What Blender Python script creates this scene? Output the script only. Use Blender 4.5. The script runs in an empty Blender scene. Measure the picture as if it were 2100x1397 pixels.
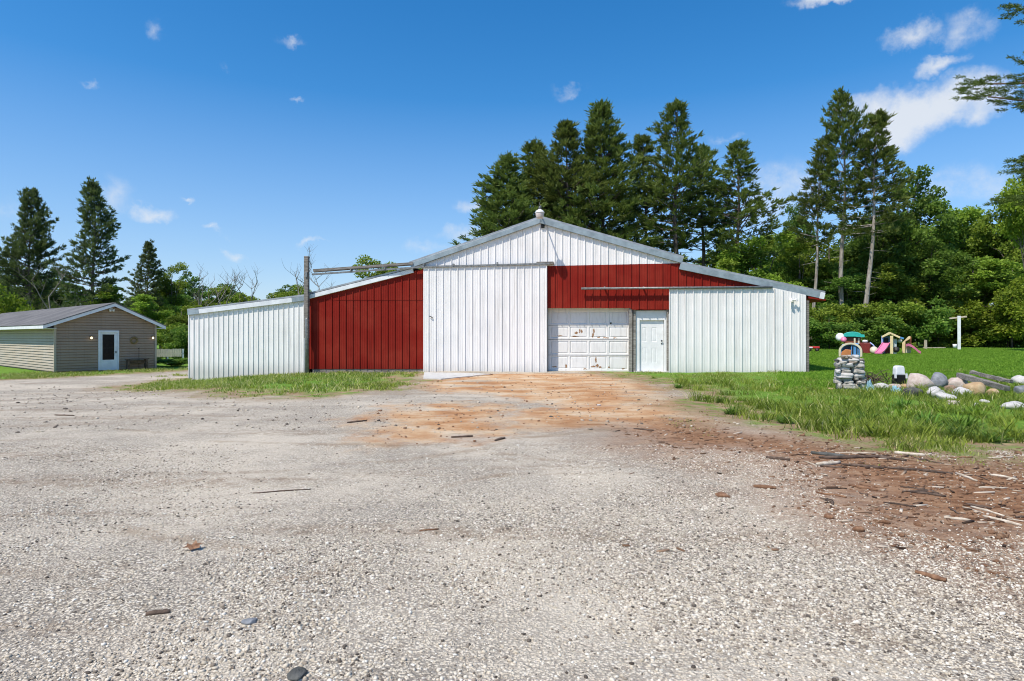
import bpy, bmesh, math, random
import numpy as np
from mathutils import Vector, Matrix, noise as mnoise

random.seed(7); RNG = np.random.default_rng(7)
scn = bpy.context.scene; COL = scn.collection
R = math.radians
F, CX, HY, CAMH = 1250.0, 1050.0, 690.0, 1.42      # focal length and principal point measured on the photo, camera height

# ------------------------------------------------------------------ terrain
def sm(t):
    t = np.clip(t, 0, 1); return t*t*(3-2*t)
def _hash(i, j, s):
    n = (i*374761393 + j*668265263 + s*1442695041) & 0xffffffff
    n = ((n ^ (n >> 13))*1274126177) & 0xffffffff
    return ((n ^ (n >> 16)) & 0xffff)/65535.0
def vnoise(x, y, s=0):
    x = np.asarray(x, float); y = np.asarray(y, float)
    i = np.floor(x).astype(np.int64); j = np.floor(y).astype(np.int64)
    u = sm(x-i); v = sm(y-j)
    a = _hash(i, j, s); b = _hash(i+1, j, s); c = _hash(i, j+1, s); d = _hash(i+1, j+1, s)
    return (a*(1-u)+b*u)*(1-v)+(c*(1-u)+d*u)*v
def fbm(x, y, s=0, o=4):
    t = 0; a = .5
    for k in range(o):
        t = t+a*vnoise(np.asarray(x)*2**k, np.asarray(y)*2**k, s+k); a *= .5
    return t/(1-.5**o)
def hz(x, y):
    x = np.asarray(x, float); y = np.asarray(y, float)
    z = -0.42*sm((-x-6.5)/8)*sm((y-8)/14) + 0.52*sm((x-9)/8)*sm((y-19)/26)
    z = z - 0.09*sm((-x-1)/5)*sm((y-14)/9)
    near = sm((y-1)/4)
    z = z+(fbm(x*.35, y*.35, 3)-.5)*.10*near*sm((30-abs(x))/8) + (fbm(x*1.7, y*1.7, 9)-.5)*.035
    return z
def gz(x, y): return float(hz(x, y))
def ground_pt(px, py):
    z = 0.0
    for _ in range(25):
        Y = (CAMH-z)*F/max(py-HY, 1.0); X = (px-CX)/F*Y
        z = z*.5+.5*gz(X, Y)
    return X, Y, z
def at(px, Y): return (px-CX)/F*Y
def zat(py, Y): return CAMH+(HY-py)/F*Y

# ------------------------------------------------------------------ mesh helpers
class MB:
    def __init__(s): s.v = []; s.f = []
    def add(s, vs, fs):
        o = len(s.v); s.v += [tuple(p) for p in vs]; s.f += [tuple(i+o for i in f) for f in fs]; return s
    def box(s, c, d, rot=None, jit=0):
        hx, hy, hh = d[0]/2, d[1]/2, d[2]/2
        vs = [Vector((x, y, z)) for x in (-hx, hx) for y in (-hy, hy) for z in (-hh, hh)]
        if jit: vs = [v+Vector((random.uniform(-jit, jit) for _ in range(3))) for v in vs]
        if rot is not None: vs = [rot @ v for v in vs]
        return s.add([v+Vector(c) for v in vs], [(0,1,3,2),(4,6,7,5),(0,4,5,1),(2,3,7,6),(0,2,6,4),(1,5,7,3)])
    def bar(s, a, b, w, h, up=(0,0,1)):
        a = Vector(a); b = Vector(b); d = (b-a).normalized(); u = Vector(up)
        x = d.cross(u).normalized(); y = x.cross(d)
        vs = [p+x*sx*w/2+y*sy*h/2 for p in (a, b) for sx, sy in ((-1,-1),(1,-1),(1,1),(-1,1))]
        return s.add(vs, [(0,3,2,1),(4,5,6,7),(0,1,5,4),(1,2,6,5),(2,3,7,6),(3,0,4,7)])
    def tube(s, pts, rad, n=8, cap=True):
        pts = [Vector(p) for p in pts]; m = len(pts)
        if not hasattr(rad, '__len__'): rad = [rad]*m
        ref = Vector((.31, .17, .93)); vs = []
        for i, p in enumerate(pts):
            d = (pts[min(i+1, m-1)]-pts[max(i-1, 0)]).normalized()
            x = d.cross(ref)
            if x.length < 1e-3: x = d.cross(Vector((1, 0, 0)))
            x.normalize(); y = d.cross(x)
            vs += [p+(x*math.cos(2*math.pi*k/n)+y*math.sin(2*math.pi*k/n))*rad[i] for k in range(n)]
        fs = [(i*n+k, i*n+(k+1) % n, (i+1)*n+(k+1) % n, (i+1)*n+k) for i in range(m-1) for k in range(n)]
        if cap: fs += [tuple(range(n-1, -1, -1)), tuple(range((m-1)*n, m*n))]
        return s.add(vs, fs)
    def lathe(s, c, prof, n=20, axis=None):
        vs = []; c = Vector(c)
        for r, z in prof:
            for k in range(n):
                v = Vector((r*math.cos(2*math.pi*k/n), r*math.sin(2*math.pi*k/n), z))
                if axis is not None: v = axis @ v
                vs.append(c+v)
        m = len(prof)
        fs = [(i*n+k, i*n+(k+1) % n, (i+1)*n+(k+1) % n, (i+1)*n+k) for i in range(m-1) for k in range(n)]
        fs += [tuple(range(n-1, -1, -1)), tuple(range((m-1)*n, m*n))]
        return s.add(vs, fs)
    def prism(s, poly, y0, y1):            # polygon in (x, z), swept along y
        n = len(poly)
        vs = [(p[0], y0, p[1]) for p in poly]+[(p[0], y1, p[1]) for p in poly]
        return s.add(vs, [tuple(range(n)), tuple(range(2*n-1, n-1, -1))]+[(i, i+n, (i+1) % n+n, (i+1) % n) for i in range(n)])
    def build(s, name, mat, parent=None, smooth=False, bevel=0):
        me = bpy.data.meshes.new(name); me.from_pydata(s.v, [], s.f); me.validate(); me.update()
        bm = bmesh.new(); bm.from_mesh(me); bmesh.ops.recalc_face_normals(bm, faces=bm.faces)
        bm.to_mesh(me); bm.free()
        if smooth: me.shade_smooth()
        o = link(name, me, mat, parent)
        if bevel:
            b = o.modifiers.new('bevel', 'BEVEL'); b.width = bevel; b.segments = 2; b.limit_method = 'ANGLE'
        return o
def link(name, me, mat, parent=None):
    if mat is not None: me.materials.append(mat)
    o = bpy.data.objects.new(name, me); COL.objects.link(o)
    if parent is not None: o.parent = parent
    return o
def tag(o, label, cat, group=None):
    o['label'] = label; o['category'] = cat
    if group: o['group'] = group
    return o
def thing(name, label, cat, loc=(0,0,0), rz=0, group=None):
    o = bpy.data.objects.new(name, None); COL.objects.link(o); o.empty_display_size = .2
    o.location = loc; o.rotation_euler = (0, 0, rz); return tag(o, label, cat, group)
def dup(src, label, loc, rz=0, sc=(1,1,1), group=None, tilt=(0,0)):
    r = src.copy(); COL.objects.link(r); r.location = loc; r.rotation_euler = (tilt[0], tilt[1], rz); r.scale = sc
    r['label'] = label
    if group: r['group'] = group
    for ch in list(src.children):
        c = ch.copy(); COL.objects.link(c); c.parent = r
        for g in list(ch.children):
            d = g.copy(); COL.objects.link(d); d.parent = c
    return r
def raw_mesh(name, V, Fc, tint=None, smooth=False):
    """V (n,3), Fc (m,k) numpy -> mesh with optional per-vertex tint"""
    me = bpy.data.meshes.new(name); n, m, k = len(V), len(Fc), Fc.shape[1]
    me.vertices.add(n); me.vertices.foreach_set('co', np.ascontiguousarray(V, np.float32).ravel())
    me.loops.add(m*k); me.loops.foreach_set('vertex_index', np.ascontiguousarray(Fc, np.int32).ravel())
    me.polygons.add(m); me.polygons.foreach_set('loop_start', np.arange(0, m*k, k, dtype=np.int32))
    me.polygons.foreach_set('loop_total', np.full(m, k, np.int32))
    if smooth: me.polygons.foreach_set('use_smooth', np.ones(m, bool))
    me.update(calc_edges=True)
    if tint is not None:
        a = me.attributes.new('tint', 'FLOAT', 'POINT'); a.data.foreach_set('value', np.ascontiguousarray(tint, np.float32))
    return me

# ------------------------------------------------------------------ materials
class NT:
    def __init__(s, name, world=False):
        s.m = bpy.data.materials.new(name); s.m.use_nodes = True; s.t = s.m.node_tree; s.n = s.t.nodes; s.n.clear()
    def add(s, t, ins=None, **kw):
        nd = s.n.new(t)
        for k, v in kw.items(): setattr(nd, k, v)
        for k, v in (ins or {}).items():
            if isinstance(v, bpy.types.NodeSocket): s.t.links.new(v, nd.inputs[k])
            else: nd.inputs[k].default_value = v
        return nd
    def co(s, which='Object'): return s.add('ShaderNodeTexCoord').outputs[which]
    def map(s, vec, sc=(1,1,1), loc=(0,0,0), rot=(0,0,0)):
        return s.add('ShaderNodeMapping', {'Vector': vec, 'Scale': sc, 'Location': loc, 'Rotation': rot}).outputs[0]
    def noise(s, vec, scale, detail=4, rough=.55, out='Fac'):
        return s.add('ShaderNodeTexNoise', {'Vector': vec, 'Scale': scale, 'Detail': detail, 'Roughness': rough}).outputs[out]
    def math(s, op, a, b=0.0, c=0.0, clamp=False):
        return s.add('ShaderNodeMath', {0: a, 1: b, 2: c}, operation=op, use_clamp=clamp).outputs[0]
    def rng(s, v, a, b, c=0.0, d=1.0, smooth=True):
        return s.add('ShaderNodeMapRange', {'Value': v, 'From Min': a, 'From Max': b, 'To Min': c, 'To Max': d},
                     interpolation_type='SMOOTHSTEP' if smooth else 'LINEAR').outputs[0]
    def mix(s, f, a, b, mode='MIX'):
        nd = s.n.new('ShaderNodeMix'); nd.data_type = 'RGBA'; nd.blend_type = mode
        for i, v in ((0, f), (6, a), (7, b)):
            if isinstance(v, bpy.types.NodeSocket): s.t.links.new(v, nd.inputs[i])
            else: nd.inputs[i].default_value = (*v, 1) if hasattr(v, '__len__') and len(v) == 3 else v
        return nd.outputs[2]
    def ramp(s, f, stops):
        nd = s.n.new('ShaderNodeValToRGB'); s.t.links.new(f, nd.inputs[0]); e = nd.color_ramp.elements
        while len(e) < len(stops): e.new(.5)
        for el, (p, c) in zip(e, stops): el.position = p; el.color = (*c, 1)
        return nd.outputs[0]
    def attr(s, name, out='Fac'): return s.add('ShaderNodeAttribute', attribute_name=name).outputs[out]
    def bump(s, h, strength=.5, dist=.01, normal=None):
        i = {'Height': h, 'Strength': strength, 'Distance': dist}
        if normal is not None: i['Normal'] = normal
        return s.add('ShaderNodeBump', i).outputs[0]
    def done(s, color, rough=.8, normal=None, spec=.3, metal=0.0, emit=None, trans=0.0):
        b = s.add('ShaderNodeBsdfPrincipled', {'Roughness': rough, 'Specular IOR Level': spec, 'Metallic': metal})
        if isinstance(color, bpy.types.NodeSocket): s.t.links.new(color, b.inputs['Base Color'])
        else: b.inputs['Base Color'].default_value = (*color, 1)
        if normal is not None: s.t.links.new(normal, b.inputs['Normal'])
        if emit: b.inputs['Emission Color'].default_value = (*emit[0], 1); b.inputs['Emission Strength'].default_value = emit[1]
        out = b.outputs[0]
        if trans:
            tr = s.add('ShaderNodeBsdfTranslucent')
            if isinstance(color, bpy.types.NodeSocket): s.t.links.new(color, tr.inputs[0])
            else: tr.inputs[0].default_value = (*color, 1)
            out = s.add('ShaderNodeMixShader', {0: trans, 1: out, 2: tr.outputs[0]}).outputs[0]
        o = s.n.new('ShaderNodeOutputMaterial'); s.t.links.new(out, o.inputs[0]); return s.m

def mat_metal_paint(name, base, dirt, fade, rough=.5, spec=.3):
    t = NT(name); c = t.co()
    streak = t.noise(t.map(c, (14, 14, .45)), 1, 5, .65)
    blot = t.noise(c, .9, 5, .6); fine = t.noise(c, 26, 4, .7)
    col = t.mix(t.rng(blot, .38, .7), base, fade)
    col = t.mix(t.math('MULTIPLY', t.rng(streak, .5, .76), .6), col, dirt)
    col = t.mix(t.math('MULTIPLY', t.rng(fine, .64, .74), .45), col, dirt)
    z = t.add('ShaderNodeSeparateXYZ', {0: c}).outputs[2]
    foot = t.math('MULTIPLY', t.rng(t.math('ADD', z, t.math('MULTIPLY', t.math('SUBTRACT', streak, .5), 1.2)), .45, -.25), .45)
    col = t.mix(foot, col, tuple(d*.75 for d in dirt))
    return t.done(col, rough, t.bump(t.noise(c, 5, 3), .12, .02), spec)
def mat_plain(name, c, rough=.6, var=.25, scale=8, spec=.3, metal=0, bump=.15, emit=None):
    t = NT(name); co = t.co(); n = t.noise(co, scale, 5, .6)
    col = t.mix(t.rng(n, .3, .7), tuple(x*(1-var) for x in c), tuple(min(1, x*(1+var*.6)) for x in c))
    return t.done(col, rough, t.bump(n, bump, .02), spec, metal, emit)
def mat_wood(name, a, b, sc=(3, 3, 40), rough=.9):
    t = NT(name); co = t.co(); n = t.noise(t.map(co, sc), 1, 6, .7); m = t.noise(co, 2.2, 4)
    col = t.mix(t.rng(n, .35, .66), a, b); col = t.mix(t.math('MULTIPLY', t.rng(m, .5, .75), .5), col, tuple(x*.6 for x in a))
    return t.done(col, rough, t.bump(n, .5, .02), .2)
def mat_rock(name, a, b, sc=7):
    t = NT(name); co = t.co(); n = t.noise(co, sc, 8, .65); k = t.noise(co, sc*7, 4, .7); w = t.noise(co, sc*.45, 3)
    col = t.mix(t.rng(n, .3, .7), a, b); col = t.mix(t.math('MULTIPLY', t.rng(k, .56, .7), .5), col, tuple(x*.45 for x in a))
    col = t.mix(t.math('MULTIPLY', t.rng(w, .55, .75), .3), col, (.12, .13, .07))
    return t.done(col, .9, t.bump(t.math('ADD', n, t.math('MULTIPLY', k, .4)), .7, .03), .2)
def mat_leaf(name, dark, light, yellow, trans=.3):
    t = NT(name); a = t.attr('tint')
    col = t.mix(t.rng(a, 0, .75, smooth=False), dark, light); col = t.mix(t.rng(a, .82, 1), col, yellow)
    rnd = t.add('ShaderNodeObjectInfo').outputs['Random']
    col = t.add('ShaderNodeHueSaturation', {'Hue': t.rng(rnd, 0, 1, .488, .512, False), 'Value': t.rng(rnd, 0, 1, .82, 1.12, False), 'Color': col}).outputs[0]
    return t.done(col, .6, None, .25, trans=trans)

M = {}
M['white'] = mat_metal_paint('white_painted_steel', (.85, .825, .80), (.46, .43, .39), (.78, .76, .735), .45)
M['red'] = mat_metal_paint('red_painted_steel', (.225, .016, .010), (.085, .010, .008), (.27, .030, .018), .6, .08)
M['trim'] = mat_plain('grey_flashing', (.27, .33, .36), .4, .25, 3, .5)
M['trimw'] = mat_plain('white_flashing', (.74, .76, .77), .45, .12, 3, .4)
M['roof'] = mat_plain('galvanised_roof', (.38, .40, .41), .45, .25, 2, .5, .4)
M['rail'] = mat_plain('galvanised_rail', (.22, .225, .22), .5, .35, 9, .5, .3)
M['grey_wood'] = mat_wood('weathered_wood', (.13, .115, .10), (.30, .275, .25))
M['grey_wood_x'] = mat_wood('weathered_wood_long', (.13, .115, .10), (.32, .295, .27), (3, 40, 40))
M['dark'] = mat_plain('dark_gap', (.012, .011, .010), .95, .3)
M['black'] = mat_plain('black_plastic', (.012, .012, .012), .5, .3, 10)
M['jamb'] = mat_wood('old_jamb_wood', (.16, .14, .12), (.42, .40, .36))
M['conc'] = mat_rock('pale_concrete', (.50, .48, .45), (.62, .60, .56), 5)
M['bark'] = mat_wood('pine_bark', (.07, .055, .045), (.19, .16, .135), (6, 6, 1.5))
M['pale_bark'] = mat_wood('pale_bark', (.20, .17, .14), (.42, .38, .33), (6, 6, 1.2))
M['dead'] = mat_wood('dead_wood', (.14, .12, .10), (.27, .25, .22), (6, 6, 2))
M['pine'] = mat_leaf('pine_needles', (.040, .070, .014), (.180, .240, .048), (.30, .33, .08), .36)
M['pine_blue'] = mat_leaf('far_pine_needles', (.036, .060, .026), (.155, .195, .065), (.22, .25, .09), .36)
M['leaf'] = mat_leaf('broad_leaves', (.070, .125, .014), (.285, .390, .042), (.42, .50, .07), .42)
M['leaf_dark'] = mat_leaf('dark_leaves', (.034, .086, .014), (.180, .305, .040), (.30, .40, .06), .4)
M['leaf_lime'] = mat_leaf('lime_leaves', (.10, .16, .012), (.27, .36, .03), (.42, .46, .06), .42)
M['spruce'] = mat_leaf('spruce_needles', (.035, .06, .014), (.125, .17, .03), (.22, .25, .05), .25)
M['grass'] = mat_leaf('grass_blades', (.085, .145, .016), (.345, .400, .058), (.68, .60, .30), .4)
M['lawn'] = mat_leaf('lawn_blades', (.13, .25, .020), (.30, .47, .050), (.42, .54, .10), .45)
t = NT('white_door_paint'); c = t.co()                       # chipped white paint with rusty wood showing
n1 = t.noise(c, 9, 6, .7); n2 = t.noise(t.map(c, (6, 6, 1.2)), 1.5, 5)
M['doorw'] = t.done(t.mix(t.rng(n1, .685, .72), t.mix(t.rng(n2, .45, .75), (.80, .79, .76), (.66, .65, .62)), (.26, .14, .06)), .55, t.bump(n1, .2, .01))
M['doorc'] = mat_plain('clean_door_paint', (.80, .80, .79), .4, .06, 5)
M['chip'] = mat_plain('bare_rusty_wood', (.30, .15, .06), .9, .5, 20)
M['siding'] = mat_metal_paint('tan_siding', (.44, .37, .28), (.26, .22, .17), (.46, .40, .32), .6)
M['siding_shade'] = mat_metal_paint('shaded_tan_siding', (.345, .248, .168), (.21, .155, .105), (.38, .28, .192), .6)  # copy of the tan siding, with the gable's shade put into its colour
M['fascia'] = mat_plain('white_fascia', (.76, .77, .78), .5, .08, 3)
t = NT('asphalt_shingles'); c = t.co(); g = t.noise(c, 30, 3, .7); w = t.noise(c, .8, 5)
br = t.add('ShaderNodeTexBrick', {'Vector': c, 'Color1': (.13, .125, .125, 1), 'Color2': (.19, .18, .18, 1), 'Mortar': (.05, .05, .05, 1), 'Scale': 1.0, 'Mortar Size': .012, 'Brick Width': .33, 'Row Height': .14})
col = t.mix(.45, br.outputs[0], t.mix(t.rng(w, .35, .7), (.10, .10, .10), (.23, .22, .21)))
M['shingle'] = t.done(t.mix(t.math('MULTIPLY', t.rng(g, .5, .7), .4), col, (.27, .26, .25)), .95, t.bump(g, .4, .01), .15)
M['glass'] = mat_plain('dark_door_glass', (.008, .008, .008), .25, .2, 2, .12, 0, 0)
M['brass'] = mat_plain('aged_brass', (.25, .15, .05), .4, .3, 10, .5, .6)
M['bulb'] = mat_plain('lit_bulb', (.9, .85, .7), .3, .05, 4, .3, 0, 0, ((1, .85, .6), 1.6))
M['straw'] = mat_plain('dried_wreath', (.30, .22, .10), .95, .5, 30)
M['lampw'] = mat_plain('lamp_white', (.80, .78, .74), .4, .08, 6)
M['lampp'] = mat_plain('lamp_refractor', (.66, .56, .52), .25, .1, 6, .5)
for k, c_ in dict(turq=(.03, .42, .36), tblue=(.10, .30, .62), tlav=(.36, .44, .72), tpink=(.72, .20, .36), tyel=(.74, .60, .33),
                  tmar=(.20, .028, .022), torange=(.52, .20, .07), tgrey=(.52, .58, .60), twhite=(.78, .79, .80), tred=(.55, .03, .03),
                  tarp=(.30, .50, .57), tbrown=(.22, .06, .03), tcream=(.70, .62, .46)).items():
    M[k] = mat_plain('toy_plastic_'+k, c_, .45, .14, 4, .4, 0, .05)
M['r_white'] = mat_rock('pale_rock', (.46, .44, .42), (.66, .63, .60))
M['r_pink'] = mat_rock('pinkish_rock', (.44, .34, .29), (.60, .52, .46))
M['r_grey'] = mat_rock('grey_rock', (.16, .17, .18), (.30, .31, .33))
M['r_dark'] = mat_rock('dark_rock', (.06, .06, .055), (.14, .14, .13))
M['r_tan'] = mat_rock('tan_rock', (.40, .26, .14), (.56, .42, .26))
M['r_brown'] = mat_rock('brown_rock', (.26, .16, .11), (.42, .30, .23))
M['r_flag'] = mat_rock('flat_stone', (.30, .275, .24), (.56, .53, .47), 11)
M['r_flag2'] = mat_rock('flat_stone_brown', (.24, .19, .15), (.46, .39, .32), 11)
M['stick'] = mat_wood('bare_stick', (.42, .34, .25), (.66, .58, .47), (14, 14, 14))
M['stickd'] = mat_wood('dark_bark_stick', (.06, .042, .032), (.17, .12, .09), (14, 14, 14))
M['barkbr'] = mat_wood('brown_bark_piece', (.16, .08, .045), (.33, .19, .11), (20, 20, 20))

# ------------------------------------------------------------------ ground zones (outlines measured on the photo, laid onto the terrain)
def poly_w(pts): return np.array([ground_pt(*p)[:2] for p in pts])
def sdf(P, x, y):                     # positive inside
    d = np.full(x.shape, 1e9); ins = np.zeros(x.shape, bool); n = len(P)
    for i in range(n):
        ax, ay = P[i]; bx, by = P[(i+1) % n]; ex, ey = bx-ax, by-ay
        q = np.clip(((x-ax)*ex+(y-ay)*ey)/(ex*ex+ey*ey+1e-12), 0, 1)
        d = np.minimum(d, (x-ax-q*ex)**2+(y-ay-q*ey)**2)
        cr = ((ay > y) != (by > y)) & (x < ex*(y-ay)/(ey if abs(ey) > 1e-12 else 1e-12)+ax); ins ^= cr
    return np.where(ins, 1, -1)*np.sqrt(d)
g_r = poly_w([(1215, 766), (1300, 776), (1372, 796), (1410, 832), (1500, 868), (1640, 890), (1740, 905), (1850, 924), (1960, 936), (2110, 930), (2500, 925)])
G_R = np.vstack([g_r, [(60, 7.5), (90, 60), (90, 400), (-8, 400), (-8, 46), (2, 45), (3.2, 27)]])
G_L = poly_w([(222, 797), (300, 784), (388, 776), (500, 772), (640, 764), (866, 762), (872, 770), (845, 786), (800, 804), (640, 817), (560, 815), (400, 807), (300, 802)])
g_h = poly_w([(-700, 800), (-200, 787), (0, 780), (100, 776), (200, 770), (300, 765), (392, 760)])
G_H = np.vstack([g_h, [(-12.5, 31), (-8, 46), (-8, 400), (-200, 400), (-200, 30)]])
SAND = [poly_w(p) for p in (
    [(850, 790), (880, 774), (1000, 767), (1230, 765), (1300, 776), (1375, 798), (1415, 834), (1490, 866), (1400, 886), (1290, 872), (1180, 872), (1080, 868), (1075, 848), (1150, 830), (1050, 812), (900, 800)],
    [(765, 856), (840, 829), (930, 824), (1050, 836), (1000, 852), (985, 878), (930, 898), (860, 905), (800, 893), (790, 872)])]
MULCH = poly_w([(1270, 880), (1400, 872), (1600, 890), (1750, 910), (1960, 938), (2150, 934), (2500, 940), (2560, 1200), (2200, 1140), (1950, 1090), (1800, 1056), (1700, 1014), (1620, 962), (1500, 925), (1350, 912)])
def zones(x, y):
    w = (fbm(x*1.1, y*.9, 21)-.5); w2 = (fbm(x*4.5, y*3.5, 31)-.5)
    gr = np.maximum(sdf(G_R, x, y)+w*1.5+w2*.7, np.maximum(sdf(G_L, x, y)+w*1.6+w2*.9, sdf(G_H, x, y)+w*1.1+w2*.5))
    sa = np.maximum(sdf(SAND[0], x, y), sdf(SAND[1], x, y))+w*1.8+w2*.9
    mu = sdf(MULCH, x, y)+w*1.2+w2*.5
    return gr, sa, mu
def axis_grid(lo, hi, dlo, dhi, step, grow=1.09):
    a = list(np.arange(dlo, dhi, step)); s = step; v = dhi
    while v < hi: a.append(v); s *= grow; v += s
    s = step; v = dlo-step; b = []
    while v > lo: b.append(v); s *= grow; v -= s
    return np.array(b[::-1]+a+[hi])
gx = axis_grid(-900, 900, -22, 20, .085); gy = axis_grid(-60, 1500, 1.5, 30, .075)
XX, YY = np.meshgrid(gx, gy); xf, yf = XX.ravel(), YY.ravel()
zf = hz(xf, yf)
nx, ny = len(gx), len(gy); ii = (np.arange(ny-1)[:, None]*nx+np.arange(nx-1)[None]).ravel()
me = raw_mesh('ground', np.stack([xf, yf, zf], 1), np.stack([ii, ii+1, ii+nx+1, ii+nx], 1), None, True)
gr, sa, mu = zones(xf, yf)
def line_d(pts, x, y):
    P = poly_w(pts); d = np.full(x.shape, 1e9)
    for (ax, ay), (bx, by) in zip(P[:-1], P[1:]):
        q = np.clip(((x-ax)*(bx-ax)+(y-ay)*(by-ay))/((bx-ax)**2+(by-ay)**2), 0, 1); d = np.minimum(d, np.hypot(x-ax-q*(bx-ax), y-ay-q*(by-ay)))
    return d
tk = np.full(xf.shape, -2.0)
for wid, pts in ((.10, [(430, 904), (640, 911), (850, 914), (1000, 905), (1150, 892), (1290, 878)]), (.10, [(700, 952), (820, 946), (930, 930), (1010, 914)]), (.08, [(240, 880), (330, 888), (420, 882)]), (.07, [(1650, 1106), (1800, 1142), (2000, 1172), (2130, 1200)]),
                 (.10, [(170, 1050), (230, 1080), (330, 1100), (560, 1135)]), (.05, [(40, 1250), (160, 1215), (260, 1195)]), (.08, [(1010, 930), (1200, 950), (1420, 962), (1600, 985)]), (.06, [(880, 1010), (960, 985), (1040, 972)]), (.05, [(560, 1190), (640, 1180), (760, 1150)]), (.06, [(1560, 1230), (1700, 1260), (1850, 1330)])):
    tk = np.maximum(tk, .12-line_d(pts, xf, yf)/(wid*3.2)+.9*(fbm(xf*1.6, yf*1.6, 91)-.5))
a = me.attributes.new('track', 'FLOAT', 'POINT'); a.data.foreach_set('value', tk.astype(np.float32))
for nm, val in (('grassy', gr), ('sandy', sa), ('mulchy', mu)):
    a = me.attributes.new(nm, 'FLOAT', 'POINT'); a.data.foreach_set('value', np.clip(val, -2, 2).astype(np.float32))
t = NT('gravel_yard'); c = t.co()
warp = t.add('ShaderNodeVectorMath', {0: c, 1: t.add('ShaderNodeVectorMath', {0: t.noise(c, 30, 2, .5, 'Color'), 'Scale': .02}, operation='SCALE').outputs[0]}, operation='ADD').outputs[0]
v1 = t.add('ShaderNodeTexVoronoi', {'Vector': warp, 'Scale': 62.0}); v2 = t.add('ShaderNodeTexVoronoi', {'Vector': warp, 'Scale': 120.0})
ch = t.add('ShaderNodeSeparateColor', {0: v1.outputs['Color']}).outputs[0]; ch2 = t.add('ShaderNodeSeparateColor', {0: v2.outputs['Color']}).outputs[1]
peb = t.ramp(ch, [(0, (.15, .125, .098)), (.2, (.48, .405, .305)), (.5, (.64, .555, .43)), (.8, (.72, .635, .505)), (1, (.80, .745, .65))])
peb2 = t.ramp(ch2, [(0, (.28, .235, .18)), (.4, (.58, .50, .39)), (1, (.72, .645, .53))])
big = t.noise(c, .45, 5, .6); med = t.noise(c, 2.3, 5, .65); lane = t.noise(t.map(c, (.16, 1.3, 1), rot=(0, 0, R(-7))), 1.0, 5, .6)
col = t.mix(t.rng(med, .42, .58), peb, peb2)
gap = t.rng(v1.outputs['Distance'], .35, .62)
col = t.mix(t.math('MULTIPLY', gap, .7), col, (.13, .115, .10))
col = t.mix(t.math('MULTIPLY', t.rng(big, .40, .64), .62), col, (.66, .575, .455))
fines = t.noise(c, 7.0, 6, .75)
col = t.mix(t.math('MULTIPLY', t.rng(fines, .54, .70), .5), col, (.24, .185, .135))
col = t.mix(t.math('MULTIPLY', t.math('MULTIPLY', t.rng(lane, .50, .66), t.rng(fines, .36, .6)), .72), col, (.25, .18, .12))
edge = t.math('ADD', t.math('MULTIPLY', t.math('SUBTRACT', t.noise(c, 5.5, 6, .75), .5), 1.5), t.math('MULTIPLY', t.math('SUBTRACT', t.noise(c, 24, 4, .7), .5), .7))
# sandy washed-out soil
sn = t.noise(t.map(c, (.8, 1.15, 1)), .9, 7, .68); sf = t.noise(c, 60, 4, .7); sp = t.noise(c, 13, 5, .7)
sand = t.ramp(sn, [(.32, (.36, .165, .070)), (.44, (.52, .265, .115)), (.53, (.62, .40, .225)), (.64, (.70, .55, .38))])
sand = t.mix(t.math('MULTIPLY', t.rng(sp, .58, .68), .6), sand, (.22, .13, .075))
sand = t.mix(t.math('MULTIPLY', t.rng(sf, .5, .75), .35), sand, (.52, .42, .32))
fs = t.math('MULTIPLY', t.rng(t.math('ADD', t.attr('sandy'), edge), -.75, .45), .97)
fs = t.math('MULTIPLY', fs, t.rng(t.noise(t.map(c, (.55, 1.1, 1)), .9, 5), .30, .44, .3, 1))
col = t.mix(fs, col, sand)
# red-brown rotten bark soil
mn = t.noise(t.map(c, (1, 2, 1)), 3.2, 7, .72); mf = t.noise(c, 34, 5, .75)
mul = t.ramp(mn, [(.28, (.10, .055, .030)), (.42, (.25, .122, .062)), (.56, (.37, .205, .110)), (.74, (.48, .34, .23))])
mul = t.mix(t.math('MULTIPLY', t.rng(mf, .60, .70), .6), mul, (.36, .28, .20))
mul = t.mix(t.math('MULTIPLY', t.rng(t.noise(c, 55, 3, .7), .58, .68), .7), mul, (.035, .022, .015))
fm = t.rng(t.math('ADD', t.attr('mulchy'), edge), -1.7, .9)
col = t.mix(fm, col, mul)
# turf under the blades
gn = t.noise(c, 3.0, 6, .7); gf = t.noise(c, 30, 4, .7)
turf = t.ramp(gn, [(.3, (.085, .17, .020)), (.5, (.14, .26, .032)), (.72, (.22, .32, .055))])
turf = t.mix(t.math('MULTIPLY', t.rng(gf, .55, .7), .4), turf, (.06, .11, .016))
farm = t.rng(t.attr('grassy'), .7, 2.0)
bare = t.mix(t.rng(gn, .35, .7), (.27, .18, .105), (.40, .29, .17))
turf = t.mix(t.math('MULTIPLY', t.math('SUBTRACT', 1.0, farm), t.rng(t.noise(c, 1.9, 5, .7), .42, .54, .2, 1.0)), turf, bare)
ga = t.math('ADD', t.attr('grassy'), edge); fg = t.rng(ga, -.4, .5)
col = t.mix(t.math('MULTIPLY', t.rng(ga, -1.3, .1), .62), col, t.mix(t.rng(gf, .4, .62), (.22, .15, .09), (.44, .33, .21)))
col = t.mix(t.math('MULTIPLY', t.rng(t.math('ADD', t.attr('track'), t.math('MULTIPLY', edge, .9)), -.30, .35), .62), col, t.mix(t.rng(fines, .35, .65), (.20, .14, .09), (.36, .27, .18)))
col = t.mix(fg, col, turf)
h = t.math('MULTIPLY', t.math('SUBTRACT', 1.0, v1.outputs['Distance']), .6)
soilh = t.math('MULTIPLY', t.math('MAXIMUM', fs, fm), t.math('MULTIPLY', t.noise(c, 9, 8, .75), 3.5))
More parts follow.
